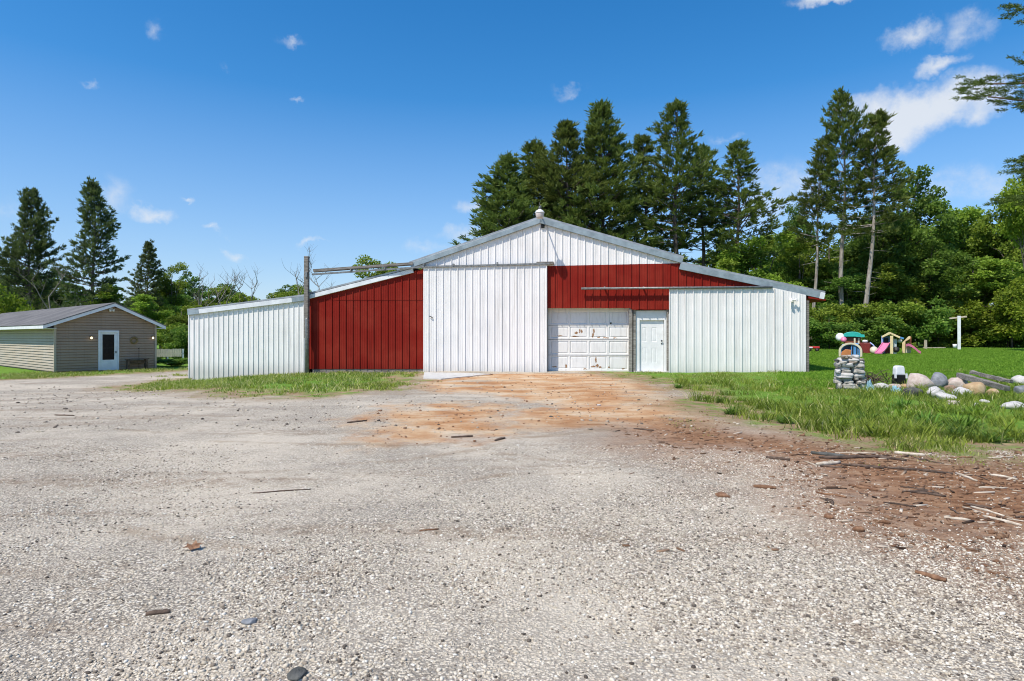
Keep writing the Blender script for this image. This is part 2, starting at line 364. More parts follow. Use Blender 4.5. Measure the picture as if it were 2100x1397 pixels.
h = t.math('ADD', h, t.math('MULTIPLY', t.math('SUBTRACT', 1.0, v2.outputs['Distance']), .3))
h = t.math('ADD', t.math('ADD', h, soilh), t.math('MULTIPLY', med, .8))
M['ground'] = t.done(col, .95, t.bump(h, .75, .02), .12)
g = link('ground', me, M['ground']); g['kind'] = 'structure'

# ------------------------------------------------------------------ loose gravel, real stones where the lens is close
ico = bmesh.new(); bmesh.ops.create_icosphere(ico, subdivisions=1, radius=1)
IV = np.array([v.co[:] for v in ico.verts]); IF = np.array([[v.index for v in f.verts] for f in ico.faces]); ico.free()
def pebbles(name, x, y, size, mat, label, tmax=1):
    n = len(x); an = RNG.uniform(0, 6.283, n)
    sc = np.stack([size*RNG.uniform(.8, 1.35, n), size*RNG.uniform(.7, 1.1, n), size*RNG.uniform(.4, .75, n)], 1)
    P = IV[None]*(1+RNG.uniform(-.22, .22, (n, 12, 1))); P = P*sc[:, None]
    tl = RNG.uniform(-.4, .4, n); ct, st = np.cos(tl)[:, None], np.sin(tl)[:, None]
    P = np.stack([P[..., 0]*ct-P[..., 2]*st, P[..., 1], P[..., 0]*st+P[..., 2]*ct], -1)
    ca, sa_ = np.cos(an)[:, None], np.sin(an)[:, None]
    P = np.stack([P[..., 0]*ca-P[..., 1]*sa_, P[..., 0]*sa_+P[..., 1]*ca, P[..., 2]], -1)
    P = P+np.stack([x, y, hz(x, y)+sc[:, 2]*.35], 1)[:, None]
    Fc = (IF[None]+(np.arange(n)*12)[:, None, None]).reshape(-1, 3)
    o = link(name, raw_mesh(name, P.reshape(-1, 3), Fc, np.repeat(RNG.uniform(0, tmax, n), 12), True), mat)
    o['kind'] = 'stuff'; o['label'] = label; o['category'] = 'gravel'; return o
t = NT('loose_stones'); a = t.attr('tint'); c = t.co()
col = t.ramp(a, [(0, (.055, .044, .036)), (.14, (.22, .18, .14)), (.35, (.51, .435, .33)), (.62, (.63, .55, .435)), (.87, (.72, .65, .54)), (1, (.83, .79, .70))])
M['pebble'] = t.done(t.mix(t.math('MULTIPLY', t.rng(t.noise(c, 60, 4), .5, .7), .35), col, (.25, .22, .19)), .85, t.bump(t.noise(c, 120, 3), .3, .004), .25)
def scatter(n, y0, y1, power=1.0, xs=.92):
    y = y0+(y1-y0)*RNG.uniform(0, 1, n)**power; x = RNG.uniform(-xs, xs, n)*(y+.3); return x, y
xa, ya = scatter(190000, 2.1, 8.0, 1.5)
patch = fbm(xa*.8, ya*.8, 55)+.25*(fbm(xa*3, ya*3, 57)-.5)
gr, sa, mu = zones(xa, ya)
keep = (RNG.uniform(0, 1, len(xa)) < np.clip((patch-.34)*3.2, .12, 1)) & (gr < -.1) & (sa < .1) & ((mu < .0) | (RNG.uniform(0, 1, len(xa)) < .13))
xa, ya = xa[keep], ya[keep]
size = np.clip(RNG.lognormal(math.log(.0052), .40, len(xa)), .0028, .0135)
pebbles('gravel', xa, ya, size, M['pebble'], 'loose pale grey gravel covering the yard in front of the barn')
xa, ya = scatter(9000, 9, 24, 1.0)
gr, sa, mu = zones(xa, ya); keep = (gr < 0) & (RNG.uniform(0, 1, len(xa)) < np.where(sa > 0, .35, .6))
size = np.clip(RNG.lognormal(math.log(.013), .45, keep.sum()), .006, .04)
pebbles('scattered_pebbles', xa[keep], ya[keep], size, M['pebble'], 'scattered pebbles and small stones on the yard and sandy patch', .55)

M['clod'] = mat_rock('soil_clod', (.16, .075, .038), (.34, .20, .12), 30)
n = 10000; ya = 3.6+19*RNG.uniform(0, 1, n)**1.4; xa = RNG.uniform(-.25, .9, n)*ya; gr, sa, mu = zones(xa, ya); k = (np.maximum(sa, mu) > -.35) & (gr < .5) & (RNG.uniform(0, 1, n) < np.where(mu > sa, .8, .45))
pebbles('soil_clods', xa[k], ya[k], np.clip(RNG.lognormal(math.log(.0085), .6, k.sum()), .004, .045), M['clod'], 'brown soil clods and crumbs strewn over the bare dirt')
# ------------------------------------------------------------------ grass
def blades(x, y, h, w, lean, tint):
    n = len(x); an = RNG.uniform(0, 6.283, n); d = RNG.uniform(0, 6.283, n)
    base = np.stack([x, y, hz(x, y)-.01], 1); side = np.stack([np.cos(an), np.sin(an), 0*an], 1)*w[:, None]
    ld = np.stack([np.cos(d), np.sin(d), 0*d], 1)*lean[:, None]
    up = np.array([0, 0, 1.])
    mid = base+up*(h*.6)[:, None]+ld*.35; tip = base+up*h[:, None]+ld
    V = np.stack([base-side, base+side, mid+side*.8, mid-side*.8, tip], 1).reshape(-1, 3)
    k = (np.arange(n)*5)[:, None]
    Fc = np.concatenate([k+[0, 1, 2, 3], k+[3, 2, 4, 4]])
    # the tip is a triangle: written as two triangles per blade segment instead
    T = np.concatenate([k+[0, 1, 2], k+[0, 2, 3], k+[3, 2, 4]])
    return raw_mesh('blades', V, T, np.repeat(tint, 5), True)
def tufts(x, y, per, spread, hm, wm, leanm, dry):
    n = len(x); X = np.repeat(x, per)+RNG.normal(0, spread, n*per); Y = np.repeat(y, per)+RNG.normal(0, spread, n*per)
    vig = np.repeat(hm*RNG.uniform(.55, 1.4, n), per); h = vig*RNG.uniform(.45, 1.15, n*per)
    tt = np.repeat(RNG.uniform(.1, .7, n), per)+RNG.uniform(-.15, .2, n*per)
    isdry = RNG.uniform(0, 1, n*per) < dry; tt = np.where(isdry, RNG.uniform(.86, 1, n*per), np.clip(tt, 0, .8))
    return X, Y, h, wm*RNG.uniform(.6, 1.5, n*per), leanm*h*RNG.uniform(.2, 1.3, n*per), tt
def grass_obj(name, parts, mat, label):
    A = [np.concatenate(q) for q in zip(*parts)]
    o = link(name, blades(*A), mat); o['kind'] = 'stuff'; o['label'] = label; o['category'] = 'grass'; return o
# rough weedy grass between the yard and the rocks
n = 22000; yy = 6.5+17.5*RNG.uniform(0, 1, n)**1.25; xx = RNG.uniform(.05, .95, n)*(yy+.5)
gr, sa, mu = zones(xx, yy); dens = np.clip(np.where(gr > 0, gr*.75+.16, .16+gr*.14), 0, 1)*np.clip(.2+5.0*(fbm(xx*.75, yy*.75, 71)-.45), .04, 1)
k = RNG.uniform(0, 1, n) < dens; xx, yy = xx[k], yy[k]; grk = gr[k]
hh = .035+.145*np.clip(grk/1.2, 0, 1)*np.clip((fbm(xx*.8, yy*.8, 77)-.25)*2.2, .25, 1.3)
hh *= np.where(yy > 11, .62, 1)
p1 = tufts(xx, yy, 9, .05, 1, .0042, .9, .22); p1 = (p1[0], p1[1], p1[2]*np.repeat(hh, 9)/1, p1[3], p1[4]*np.repeat(hh, 9), p1[5])
n = 260; y3 = RNG.uniform(7.6, 19, n); x3 = RNG.uniform(.22, .9, n)*y3; gr, _, _ = zones(x3, y3); k = (gr > .35); x3, y3 = x3[k], y3[k]
p2 = tufts(x3, y3, 46, .10, .20, .0075, 1.0, .06)
y4 = RNG.uniform(11, 17.5, 90); x4 = RNG.uniform(.5, .84, 90)*y4
p3 = tufts(x4, y4, 40, .12, .15, .007, .9, .12)
grass_obj('grass', [p1, p2, p3], M['grass'], 'rough green weedy grass between the gravel yard and the rock pile')
# strap-leaved weed clumps, each a plant of its own
def weed_mesh(seed, n=70):
    r = np.random.default_rng(seed); V = []; Fc = []; T = []
    for k in range(n):
        a = r.uniform(0, 6.283); L = r.uniform(.16, .42); w = r.uniform(.010, .024); b = np.array([r.normal(0, .07), r.normal(0, .07), -.02]); e = r.uniform(.5, 1.35); o = len(V); tt = r.uniform(.1, .75)
        for i in range(6):
            q = i/5; h = L*math.sin(e)*(q-.45*q*q*(1.5-e)); d = L*math.cos(e)*q+L*.25*q*q; ww = w*(1-q**2.2)*(.6+q*.8)
            for sg in (-1, 1): V.append((b[0]+math.cos(a)*d-math.sin(a)*ww*sg, b[1]+math.sin(a)*d+math.cos(a)*ww*sg, b[2]+h)); T.append(tt+.1*q)
        Fc += [(o+2*i, o+2*i+1, o+2*i+3, o+2*i+2) for i in range(5)]
    return raw_mesh('weed_plant', np.array(V), np.array(Fc), np.array(T), True)
WM = [weed_mesh(5), weed_mesh(6, 95), weed_mesh(8, 50)]
for k, me_ in enumerate(WM): me_.materials.append(M['leaf' if k != 1 else 'leaf_dark'])
for k, (px, py) in enumerate(((1450, 818), (1478, 826), (1520, 822), (1560, 838), (1392, 796), (1600, 830), (1640, 850), (1500, 850), (1690, 858), (1740, 842), (1772, 868), (1830, 862), (1868, 858), (1900, 872), (1880, 890), (1945, 868), (1985, 880), (2012, 858), (2050, 872), (1960, 900), (1800, 895), (1720, 880), (1850, 838), (1925, 846), (2075, 900), (2030, 905), (1664, 792), (1340, 776), (1610, 868), (1995, 850))):
    X, Y, z = ground_pt(px, py); o = bpy.data.objects.new('weed_plant', WM[k % 3]); COL.objects.link(o); o.location = (X, Y, z); sc_ = random.uniform(.6, 1.1)*(.75 if Y > 12 else 1); o.scale = (sc_, sc_, sc_*random.uniform(.7, 1)); o.rotation_euler.z = random.uniform(0, 6.28)
    tag(o, 'green strap-leaved weed clump standing in the rough grass', 'weed', 'weed clumps in the rough grass')
# lawn
n = 60000; yy = 15+33*RNG.uniform(0, 1, n)**.9; xx = RNG.uniform(.44, .92, n)*yy
k = (zones(xx, yy)[0] > .3); xx, yy = xx[k], yy[k]
grass_obj('lawn_grass', [tufts(xx, yy, 6, .07, .075, .011, .7, .01)], M['lawn'], 'short mown lawn stretching back to the woodland edge')
# strips by the barn and house
n = 26000; xx = RNG.uniform(-26, -1, n); yy = RNG.uniform(13.5, 37, n)
gr, sa, mu = zones(xx, yy); wallside = sdf(G_L, xx, yy)
k = RNG.uniform(0, 1, n) < np.clip(np.where(gr > 0, gr*.7+.2, .2+gr*.2), 0, 1)*np.clip(.2+4.0*(fbm(xx*.75, yy*.75, 81)-.45), .04, 1); xx, yy, grk = xx[k], yy[k], gr[k]
hh = .035+.085*np.clip(grk/1.1, 0, 1)
p1 = tufts(xx, yy, 9, .06, 1, .0085, .9, .30); p1 = (p1[0], p1[1], p1[2]*np.repeat(hh, 9), p1[3], p1[4]*np.repeat(hh, 9), p1[5])
n = 40; q = [ground_pt(random.uniform(330, 860), random.uniform(768, 800)) for _ in range(n)]
p2 = tufts(np.array([a[0] for a in q]), np.array([a[1] for a in q]), 40, .13, .13, .012, 1.0, .05)
grass_obj('verge_grass', [p1, p2], M['grass'], 'patchy grass strip in front of the white and red barn wing and the tan house')

# ------------------------------------------------------------------ barn
PHI = math.atan(.12); BU = Vector((math.cos(PHI), -math.sin(PHI))); BV = Vector((math.sin(PHI), math.cos(PHI))); BO = Vector((5.44, 24.3))
def W(px, py=None, off=0.0):          # photo point -> (u along the wall, height) on the front plane moved OFF towards the yard
    s = (px-CX)/F; p = BO-BV*off       # p + u*BU = (s*Y, Y)
    u = (s*p.y-p.x)/(BU.x-s*BU.y); Y = p.y+u*BU.y
    return u if py is None else (u, CAMH+(HY-py)/F*Y)
barn = thing('barn', 'white and red corrugated steel barn with sliding doors and lean-to wings', 'barn', (BO.x, BO.y, 0), -PHI)
def ribbed(name, mat, top, bot, off=0.0, pitch=.305, phase=0.0, depth=.04, rows=6, parent=barn, minor=True, wave=.003, th=0.03):
    """corrugated sheet facing -y; top / bot are lists of (u, z)"""
    u0, u1 = top[0][0], top[-1][0]; us = []
    a = math.floor((u0-phase)/pitch)*pitch+phase-pitch
    prof = [(-.024, 0), (-.011, depth), (.011, depth), (.017, 0)]
    if minor: prof += [(pitch*.30, 0), (pitch*.33, .007), (pitch*.37, .007), (pitch*.40, 0), (pitch*.60, 0), (pitch*.63, .007), (pitch*.67, .007), (pitch*.70, 0)]
    while a < u1+pitch:
        us += [(a+d, e) for d, e in prof]; a += pitch
    us = [(u, e) for u, e in us if u0+.004 < u < u1-.004]
    us += [(p[0], .0) for p in top[1:-1]+bot[1:-1] if u0 < p[0] < u1]
    us = [(u0, 0)]+sorted(us)+[(u1, 0)]
    tu, tz = zip(*top); bu, bz = zip(*bot); V = []; Fc = []
    for i, (u, e) in enumerate(us):
        z0 = np.interp(u, bu, bz); z1 = np.interp(u, tu, tz)
        for r in range(rows+1):
            q = r/rows; z = z0+(z1-z0)*q
            dn = mnoise.noise(Vector((u*.8, z*.9, off*7+3)))*wave*2
            jz = (mnoise.noise(Vector((u*5, 3.1, off)))*.012) if r == 0 else 0
            V.append((u, -off-e+dn, z+jz))
    n = rows+1
    for i in range(len(us)-1):
        for r in range(rows): Fc.append((i*n+r, (i+1)*n+r, (i+1)*n+r+1, i*n+r+1))
    m = MB().add(V, Fc); me = bpy.data.meshes.new(name); me.from_pydata(m.v, [], m.f); me.update()
    return link(name, me, mat, parent)
ph0 = W(1122)                                   # rib phase so a rib sits at the big door's edge
wl = ribbed('wall', M['white'], [W(846, 546), W(1109, 455), W(1398, 537)], [W(846, 551), W(1122, 546), W(1398, 540)], 0, .305, ph0)
wl['label'] = 'white corrugated gable wall'
# red band with lean-to end
rt = [W(1120, 545.8), W(1397, 540), W(1400, 549), W(1655, 606)]
rb = [W(1120, 632), W(1293, 632), (W(1293)+.004, W(1293, 635)[1]), W(1372, 635), (W(1372)+.004, W(1372, 700)[1]), W(1655, 700)]
wr = ribbed('wall', M['red'], rt, rb, .004, .305, ph0, parent=barn); wr['label'] = 'red corrugated wall above the garage door'
wl2 = ribbed('wall', M['red'], [W(634, 611), W(870, 551)], [W(634, 757), W(870, 757)], 0, .305, W(868)); wl2['label'] = 'red corrugated wall of the left lean-to'
wt2 = ribbed('wall_panel', M['red'], [W(636, 610), W(868, 553)], [W(636, 612), W(700, 616), W(868, 616)], .012, .305, W(868)); wt2['label'] = 'upper row of red sheets lapped over the lower ones'
wl3 = ribbed('wall', M['white'], [W(386, 644), W(634, 613)], [(W(386), -.62), (W(634), -.42)], .01, .229, 0, .036, minor=False); wl3['label'] = 'white corrugated wall of the low left wing'
# foundation strip below the red wall
m = MB(); a, b = W(640), W(868); m.box(((a+b)/2, .06, -.10), (b-a, .08, .45)); m.build('foundation', M['grey_wood_x'], barn)
DEP = 19.0
def slab(name, A, B, th=.07, y0=-.12, mat='roof', label=None):
    d = Vector((B[0]-A[0], B[1]-A[1])).normalized(); nrm = Vector((-d.y, d.x)); nrm = nrm if nrm.y > 0 else -nrm
    m = MB(); n_ = max(2, int((Vector(A)-Vector(B)).length/.3))
    m.prism([A, B, (B[0]+nrm.x*th, B[1]+nrm.y*th), (A[0]+nrm.x*th, A[1]+nrm.y*th)], y0, DEP)
    o = m.build(name, M[mat], barn)
    if label: o['label'] = label
    return o
def rake(A, B, h, mat, y0=-.125, y1=.0, label=None, drop=0.0):
    d = Vector((B[0]-A[0], B[1]-A[1])).normalized(); nrm = Vector((-d.y, d.x)); nrm = nrm if nrm.y > 0 else -nrm
    P = [A, B, (B[0]-nrm.x*h, B[1]-nrm.y*h), (A[0]-nrm.x*h, A[1]-nrm.y*h)]
    o = MB().prism(P, y0, y1).build('fascia', M[mat], barn, bevel=.008)
    if label: o['label'] = label
    return o
apx = W(1109, 446.5, .12)
slab('roof', W(840, 540, .12), apx, label='left slope of the main roof'); slab('roof', apx, W(1402, 529, .12), label='right slope of the main roof')
rake(W(840, 540, .12), apx, .20, 'trim'); rake(apx, W(1402, 529, .12), .22, 'trim')
slab('roof', W(1396, 540, .12), W(1692, 601, .12), label='right lean-to roof'); rake(W(1396, 540, .12), W(1683, 599, .12), .24, 'trim'); rake((W(1683, 599, .12)[0]+.004, W(1683, 599, .12)[1]), W(1693, 601, .12), .25, 'trimw')
slab('roof', W(632, 604, .12), W(846, 550, .12), label='upper left lean-to roof'); rake(W(632, 605, .12), W(846, 551, .12), .17, 'trimw')
slab('roof', W(384, 637, .12), W(634, 606, .12), label='low left wing roof'); rake(W(407, 634.5, .12), W(598, 611, .12), .19, 'trimw'); rake(W(384, 637, .12), (W(407, 634.5, .12)[0]-.004, W(407, 634.5, .12)[1]), .2, 'trim'); rake((W(598, 611, .12)[0]+.004, W(598, 611, .12)[1]), W(631, 606.5, .12), .19, 'trim')
A, B = W(1656, 607), W(1691, 614)               # red soffit of the right eave
MB().prism([A, B, (B[0], B[1]-.06), (A[0], A[1]-.10)], -.11, DEP).build('soffit', M['red'], barn)

ur, ul = W(1656), W(387)
for u, zt in ((ur, W(1656, 606)[1]), (ul, W(387, 645)[1])): MB().box((u, DEP/2+.05, (zt-.7)/2), (.06, DEP-.1, zt+.7)).build('side_wall', M['white'], barn)
P = [(ul, -.6), (ur, -.3), W(1656, 606), W(1400, 545), W(1109, 452), W(846, 548), (W(846)-.01, W(846, 556)[1]), W(634, 611), W(387, 645)]
MB().prism(P, DEP-.15, DEP-.05).build('rear_wall', M['white'], barn)
MB().box((W(1656)-.03, -.02, 1.35), (.12, .14, 2.9)).build('corner_post', M['grey_wood'], barn)
# sliding doors
zt = W(870, 548, .17)[1]
d1 = ribbed('sliding_door', M['white'], [W(868, 548, .17), W(1122, 542, .17)], [W(868, 769, .17), W(1122, 767, .17)], .17, .305, W(1122, None, .17)-.02)
d1['label'] = 'tall white corrugated sliding door'
a, b = W(868, None, .17), W(1122, None, .17)
for x_ in (a+.02, b-.02): MB().box((x_, -.115, 2.05), (.04, .10, 4.4)).build('door_edge', M['trimw'], d1)
hd = MB(); hu, hzz = W(885, 650, .2); hd.tube([(hu-.08, -.22, hzz+.03), (hu, -.25, hzz), (hu+.06, -.20, hzz-.06)], .018, 6); hd.build('handle', M['black'], d1)
d2 = ribbed('sliding_door', M['white'], [W(1372, 592, .14), W(1588, 591, .14), W(1653, 605, .14)], [W(1372, 770, .14), W(1653, 770, .14)], .14, .305, W(1372, None, .14)+.02)
d2['label'] = 'shorter white corrugated sliding door under the right lean-to'
a, b = W(1372, None, .14), W(1653, None, .14)
MB().box((a+.02, -.085, .86), (.04, .10, 2.9)).build('door_edge', M['trimw'], d2); MB().box((b-.02, -.085, .7), (.04, .10, 2.6)).build('door_edge', M['trimw'], d2)
# rails the doors hang from
m = MB(); A = W(1128, 541, .2); B = W(640, 563, .2); C_ = W(870, 547.5, .2)
for p, q in ((A, C_), (C_, B)): m.bar((p[0], -.20, p[1]), (q[0], -.20, q[1]), .07, .085, (0, 1, 0))
for px, py in ((870, 545), (1020, 543), (930, 546), (720, 557), (790, 553)): u, z = W(px, py, .2); m.box((u, -.17, z+.05), (.05, .2, .1))
m.build('door_rail', M['rail'], barn)
m = MB(); A = W(643, 555, .2); B = W(846, 540, .2); m.bar((A[0], -.24, A[1]), (B[0], -.16, B[1]), .10, .05, (0, 1, 0)); A = W(843, 541, .2); MBx = m
for i in range(2): p = W(643, 555, .2); q = W(846, 540, .2); m.bar((p[0], -.14, p[1]-.03), (q[0], -.10, q[1]-.03), .10, .04, (0, 1, 0)) if i else None
m.build('rail_beam', M['grey_wood_x'], barn)
m = MB(); A = W(1100, 541, .2); B = W(1135, 540, .2); m.box(((A[0]+B[0])/2, -.1, A[1]+.03), (B[0]-A[0], .2, .1)); m.build('rail_stop', M['grey_wood'], barn)
m = MB(); A = W(1192, 592, .2); B = W(1584, 589, .2); m.tube([(A[0], -.2, A[1]), (B[0], -.2, B[1])], .048, 8)
for px in (1240, 1320, 1382, 1460, 1565): u, z = W(px, 591, .2); m.box((u, -.11, z+.03), (.05, .2, .06))
m.build('door_rail', M['rail'], barn, True)
# garage door, recessed
def panel_door(name, mat, cols, rows, y, depth, parent, th=.045):
    """cols / rows: sorted edges; odd cells (1,3,5..) in both directions are sunk panels with a raised field"""
    m = MB()
    for i in range(len(cols)-1):
        for j in range(len(rows)-1):
            u0, u1, z0, z1 = cols[i], cols[i+1], rows[j], rows[j+1]
            if i % 2 and j % 2:
                e = min(.03, (u1-u0)*.12); ring = [(u0, z0), (u1, z0), (u1, z1), (u0, z1)]
                inn = [(u0+e, z0+e), (u1-e, z0+e), (u1-e, z1-e), (u0+e, z1-e)]; e2 = e*2.2
                fld = [(u0+e2, z0+e2), (u1-e2, z0+e2), (u1-e2, z1-e2), (u0+e2, z1-e2)]
                vs = [(u, y, z) for u, z in ring]+[(u, y+depth, z) for u, z in inn]+[(u, y+depth*.35, z) for u, z in fld]
                m.add(vs, [(k, (k+1) % 4, (k+1) % 4+4, k+4) for k in range(4)]+[(k+4, (k+1) % 4+4, (k+1) % 4+8, k+8) for k in range(4)]+[(8, 9, 10, 11)])
            else: m.add([(u0, y, z0), (u1, y, z0), (u1, y, z1), (u0, y, z1)], [(0, 1, 2, 3)])
    c0, c1, r0, r1 = cols[0], cols[-1], rows[0], rows[-1]
    m.add([(c0, y, r0), (c1, y, r0), (c1, y, r1), (c0, y, r1), (c0, y+th, r0), (c1, y+th, r0), (c1, y+th, r1), (c0, y+th, r1)], [(0, 1, 5, 4), (1, 2, 6, 5), (2, 3, 7, 6), (3, 0, 4, 7), (4, 5, 6, 7)])
    return m.build(name, mat, parent)
RC = .34
def Wg(px, py): return W(px, py, -RC)
cx_ = [1121, 1128.5, 1166, 1169, 1205, 1208.5, 1244.5, 1249, 1288, 1292]; rz_ = [762, 757.5, 731, 726, 699, 693, 670, 664, 639, 628]
cols = [Wg(p, 700)[0] for p in cx_]; rows = [Wg(1205, p)[1] for p in rz_]
gd = panel_door('garage_door', M['doorw'], cols, rows, RC, .028, barn); gd['label'] = 'peeling white panelled garage door'
m = MB()
for p in (728.5, 696.5, 667): z = Wg(1205, p)[1]; m.box(((cols[0]+cols[-1])/2, RC-.001, z), (cols[-1]-cols[0]-.02, .006, .012))
m.build('section_seam', M['dark'], gd)
chips_ = None; t = NT('peeling_door_paint'); c = t.co(); wv_ = t.add('ShaderNodeVectorMath', {0: t.noise(c, 14, 4, .6, 'Color'), 'Scale': .10}, operation='SCALE').outputs[0]
cw = t.add('ShaderNodeVectorMath', {0: t.add('ShaderNodeVectorMath', {0: c, 1: wv_}, operation='ADD').outputs[0], 1: (.05, .05, .05)}, operation='SUBTRACT').outputs[0]
for px, py, w, h in ((1182, 683, .07, .05), (1189, 679, .035, .08), (1193, 680, .03, .07), (1218, 679, .035, .10), (1216, 688, .035, .10), (1222, 738, .035, .12), (1225, 750, .06, .06), (1217, 752, .10, .03), (1231, 753, .06, .04),
          (1161, 751, .03, .08), (1180, 690, .14, .02), (1243, 693, .12, .022), (1262, 693, .08, .02), (1228, 692, .07, .022), (1249, 753, .04, .035), (1200, 757, .07, .02), (1278, 757, .07, .02), (1148, 689, .10, .015), (1137, 752, .10, .02)):
    u, z = Wg(px, py); mp = t.add('ShaderNodeMapping', {'Vector': cw, 'Location': (u, RC, z), 'Scale': (w*1.15, 1, h*1.15)}, vector_type='TEXTURE').outputs[0]
    v = t.add('ShaderNodeVectorMath', {0: mp}, operation='LENGTH').outputs['Value']; chips_ = v if chips_ is None else t.math('MINIMUM', chips_, v)
n1 = t.noise(c, 11, 6, .7); n2 = t.noise(t.map(c, (6, 6, 1.2)), 1.5, 5); nf = t.noise(c, 45, 4, .7)
pc = t.mix(t.rng(n2, .45, .75), (.80, .79, .76), (.68, .67, .64))
pk = t.rng(t.math('ADD', chips_, t.math('MULTIPLY', t.math('SUBTRACT', nf, .5), 1.6)), 1.0, .75)
pk = t.math('MAXIMUM', pk, t.rng(n1, .70, .72))
gd.data.materials[0] = t.done(t.mix(pk, pc, t.mix(t.rng(nf, .35, .65), (.20, .085, .03), (.42, .25, .12))), .55, t.bump(n1, .2, .01))
u, z = Wg(1252.5, 663); MB().lathe((u, RC-.012, z), [(.0, 0), (.035, 0), (.035, .02), (.02, .03)], 12, Matrix.Rotation(R(90), 3, 'X')).build('handle', M['black'], gd)
# jambs, posts, dark backing sheet, lintel
tz = W(1205, 632)[1]; zb = -.12
for px0, px1, y0, y1 in ((1119, 1123.5, .03, .42), (1290.5, 1297, .03, .40), (1299, 1304, .09, .42)):
    a, b = W(px0), W(px1); MB().box(((a+b)/2, (y0+y1)/2, (tz+zb)/2), (b-a, y1-y0, tz-zb-.004), None, .004).build('door_jamb', M['jamb'], barn)
a, b = W(1368), W(1371.5); MB().box(((a+b)/2, .2, (tz+zb)/2), (b-a, .3, tz-zb-.01)).build('door_jamb', M['jamb'], barn)
m = MB(); a, b = W(1119), W(1372); m.box(((a+b)/2, .58, 1.3), (b-a+.4, .06, 3.2)); m.build('dark_backing', M['dark'], barn)  # near-black sheet standing in for the unlit barn interior
m = MB(); m.box(((a+b)/2, .25, tz+.10), (b-a-.02, .32, .16)); m.build('lintel', M['grey_wood_x'], barn)
# entry door
RD = .22
def We(px, py): return W(px, py, -RD)
fr = MB(); z0, z1 = We(1335, 764)[1], We(1335, 637)[1]
for px0, px1 in ((1303.5, 1311.5), (1361.5, 1366.5)): a, b = We(px0, 700)[0], We(px1, 700)[0]; fr.box(((a+b)/2, RD-.01, (z0+z1)/2), (b-a, .1, z1-z0))
a, b = We(1303.5, 700)[0], We(1366.5, 700)[0]; zh = We(1335, 657)[1]; fr.box(((a+b)/2, RD-.005, (z1+zh)/2), (b-a-.01, .09, z1-zh))
df = fr.build('door_frame', M['jamb'], barn, bevel=.004); df.data.materials[0] = M['doorc']
cols = [We(p, 700)[0] for p in (1312, 1316.5, 1326, 1336, 1347, 1361)]; rows = [We(1335, p)[1] for p in (761.5, 745, 713.5, 701.5, 672, 657)]
ed = panel_door('entry_door', M['doorc'], cols, rows, RD+.03, .012, barn); ed['label'] = 'white panelled entry door'
k = MB(); u, z = We(1357, 700)
k.lathe((u, RD+.02, z+.02), [(.0, -.01), (.028, -.01), (.028, .01), (.018, .02), (.03, .045), (.03, .06), (.0, .07)], 12, Matrix.Rotation(R(90), 3, 'X'))
k.build('door_knob', M['black'], ed); k = MB(); k.lathe((u, RD+.02, z-.1), [(.0, -.01), (.026, -.01), (.026, .012), (.0, .016)], 12, Matrix.Rotation(R(90), 3, 'X')); k.build('lock', M['black'], ed)
m = MB(); a, b = W(1300), W(1372); m.box(((a+b)/2, .12, -.03), (b-a, .34, .10)); m.build('threshold', M['conc'], barn)
m = MB(); a, b = W(1121), W(1292); m.box(((a+b)/2, .30, -.09), (b-a, .5, .10)); m.build('threshold', M['conc'], barn)
# slab of pale concrete at the big door
q = [ground_pt(*p) for p in ((868, 777), (905, 779), (972, 772), (1010, 768.5), (985, 766), (870, 766))]
m = MB(); zt_ = .015; n = len(q)
m.add([(p[0], p[1], zt_-.06*0) for p in q]+[(p[0], p[1], -.3) for p in q], [tuple(range(n))]+[(i, (i+1) % n, (i+1) % n+n, i+n) for i in range(n)])
sl = m.build('concrete_apron', M['conc']); tag(sl, 'pale broken concrete slab at the foot of the tall sliding door', 'slab')
def b2w(u, v, z): return (BO.x+BU.x*u+BV.x*v, BO.y+BU.y*u+BV.y*v, z)
# yard light on an arm at the gable peak
u, z = W(1107, 440, 1.05)
yl = thing('yard_light', 'white yard light on an arm at the peak of the barn gable', 'lamp', b2w(u, -1.05, z), -PHI)
MB().tube([(.05, 1.05, -.25), (.05, .98, -.02), (.02, .7, .12), (0, .3, .10), (0, .02, .04)], .025, 8).build('arm', M['rail'], yl, True)
MB().box((.05, 1.0, -.22), (.14, .06, .26)).build('bracket', M['black'], yl)
MB().lathe((0, 0, 0), [(.0, .20), (.05, .20), (.13, .15), (.185, .08), (.185, .06), (.175, .05)], 24).build('lamp_hood', M['lampw'], yl, True)
MB().lathe((0, 0, 0), [(.168, .055), (.165, .0), (.145, -.10), (.125, -.15), (0, -.16)], 24).build('lamp_globe', M['lampp'], yl, True)
m = MB(); m.lathe((0, 0, 0), [(.035, .20), (.035, .30), (.03, .32), (0, .325)], 12); m.tube([(-.05, 0, .2), (-.015, 0, .42), (.01, 0, .47)], .01, 6); m.tube([(.045, 0, .2), (.05, 0, .33), (.02, 0, .36)], .01, 6); m.build('light_sensor', M['rail'], yl, True)
# small floodlight near the right end
u, z = W(1624, 618, .14)
fl = thing('floodlight', 'small floodlight on the upper right corner of the white sliding door', 'lamp', b2w(u, -.18, z), -PHI)
MB().lathe((0, 0, 0), [(0, -.03), (.05, -.03), (.05, 0), (0, .0)], 12, Matrix.Rotation(R(90), 3, 'X')).build('base', M['lampw'], fl, True)
for sx in (-1, 1): MB().lathe((sx*.07, -.10, .03), [(0, -.05), (.03, -.05), (.045, .02), (.06, .09), (.055, .095), (0, .07)], 14, Matrix.Rotation(R(70*sx), 3, 'Y') @ Matrix.Rotation(R(60), 3, 'X')).build('lamp_head', M['lampw'], fl, True)
MB().tube([(0, -.03, 0), (0, -.1, .02), (.05, -.11, .03), (-.05, -.11, .03)], .015, 6).build('arm', M['lampw'], fl, True)
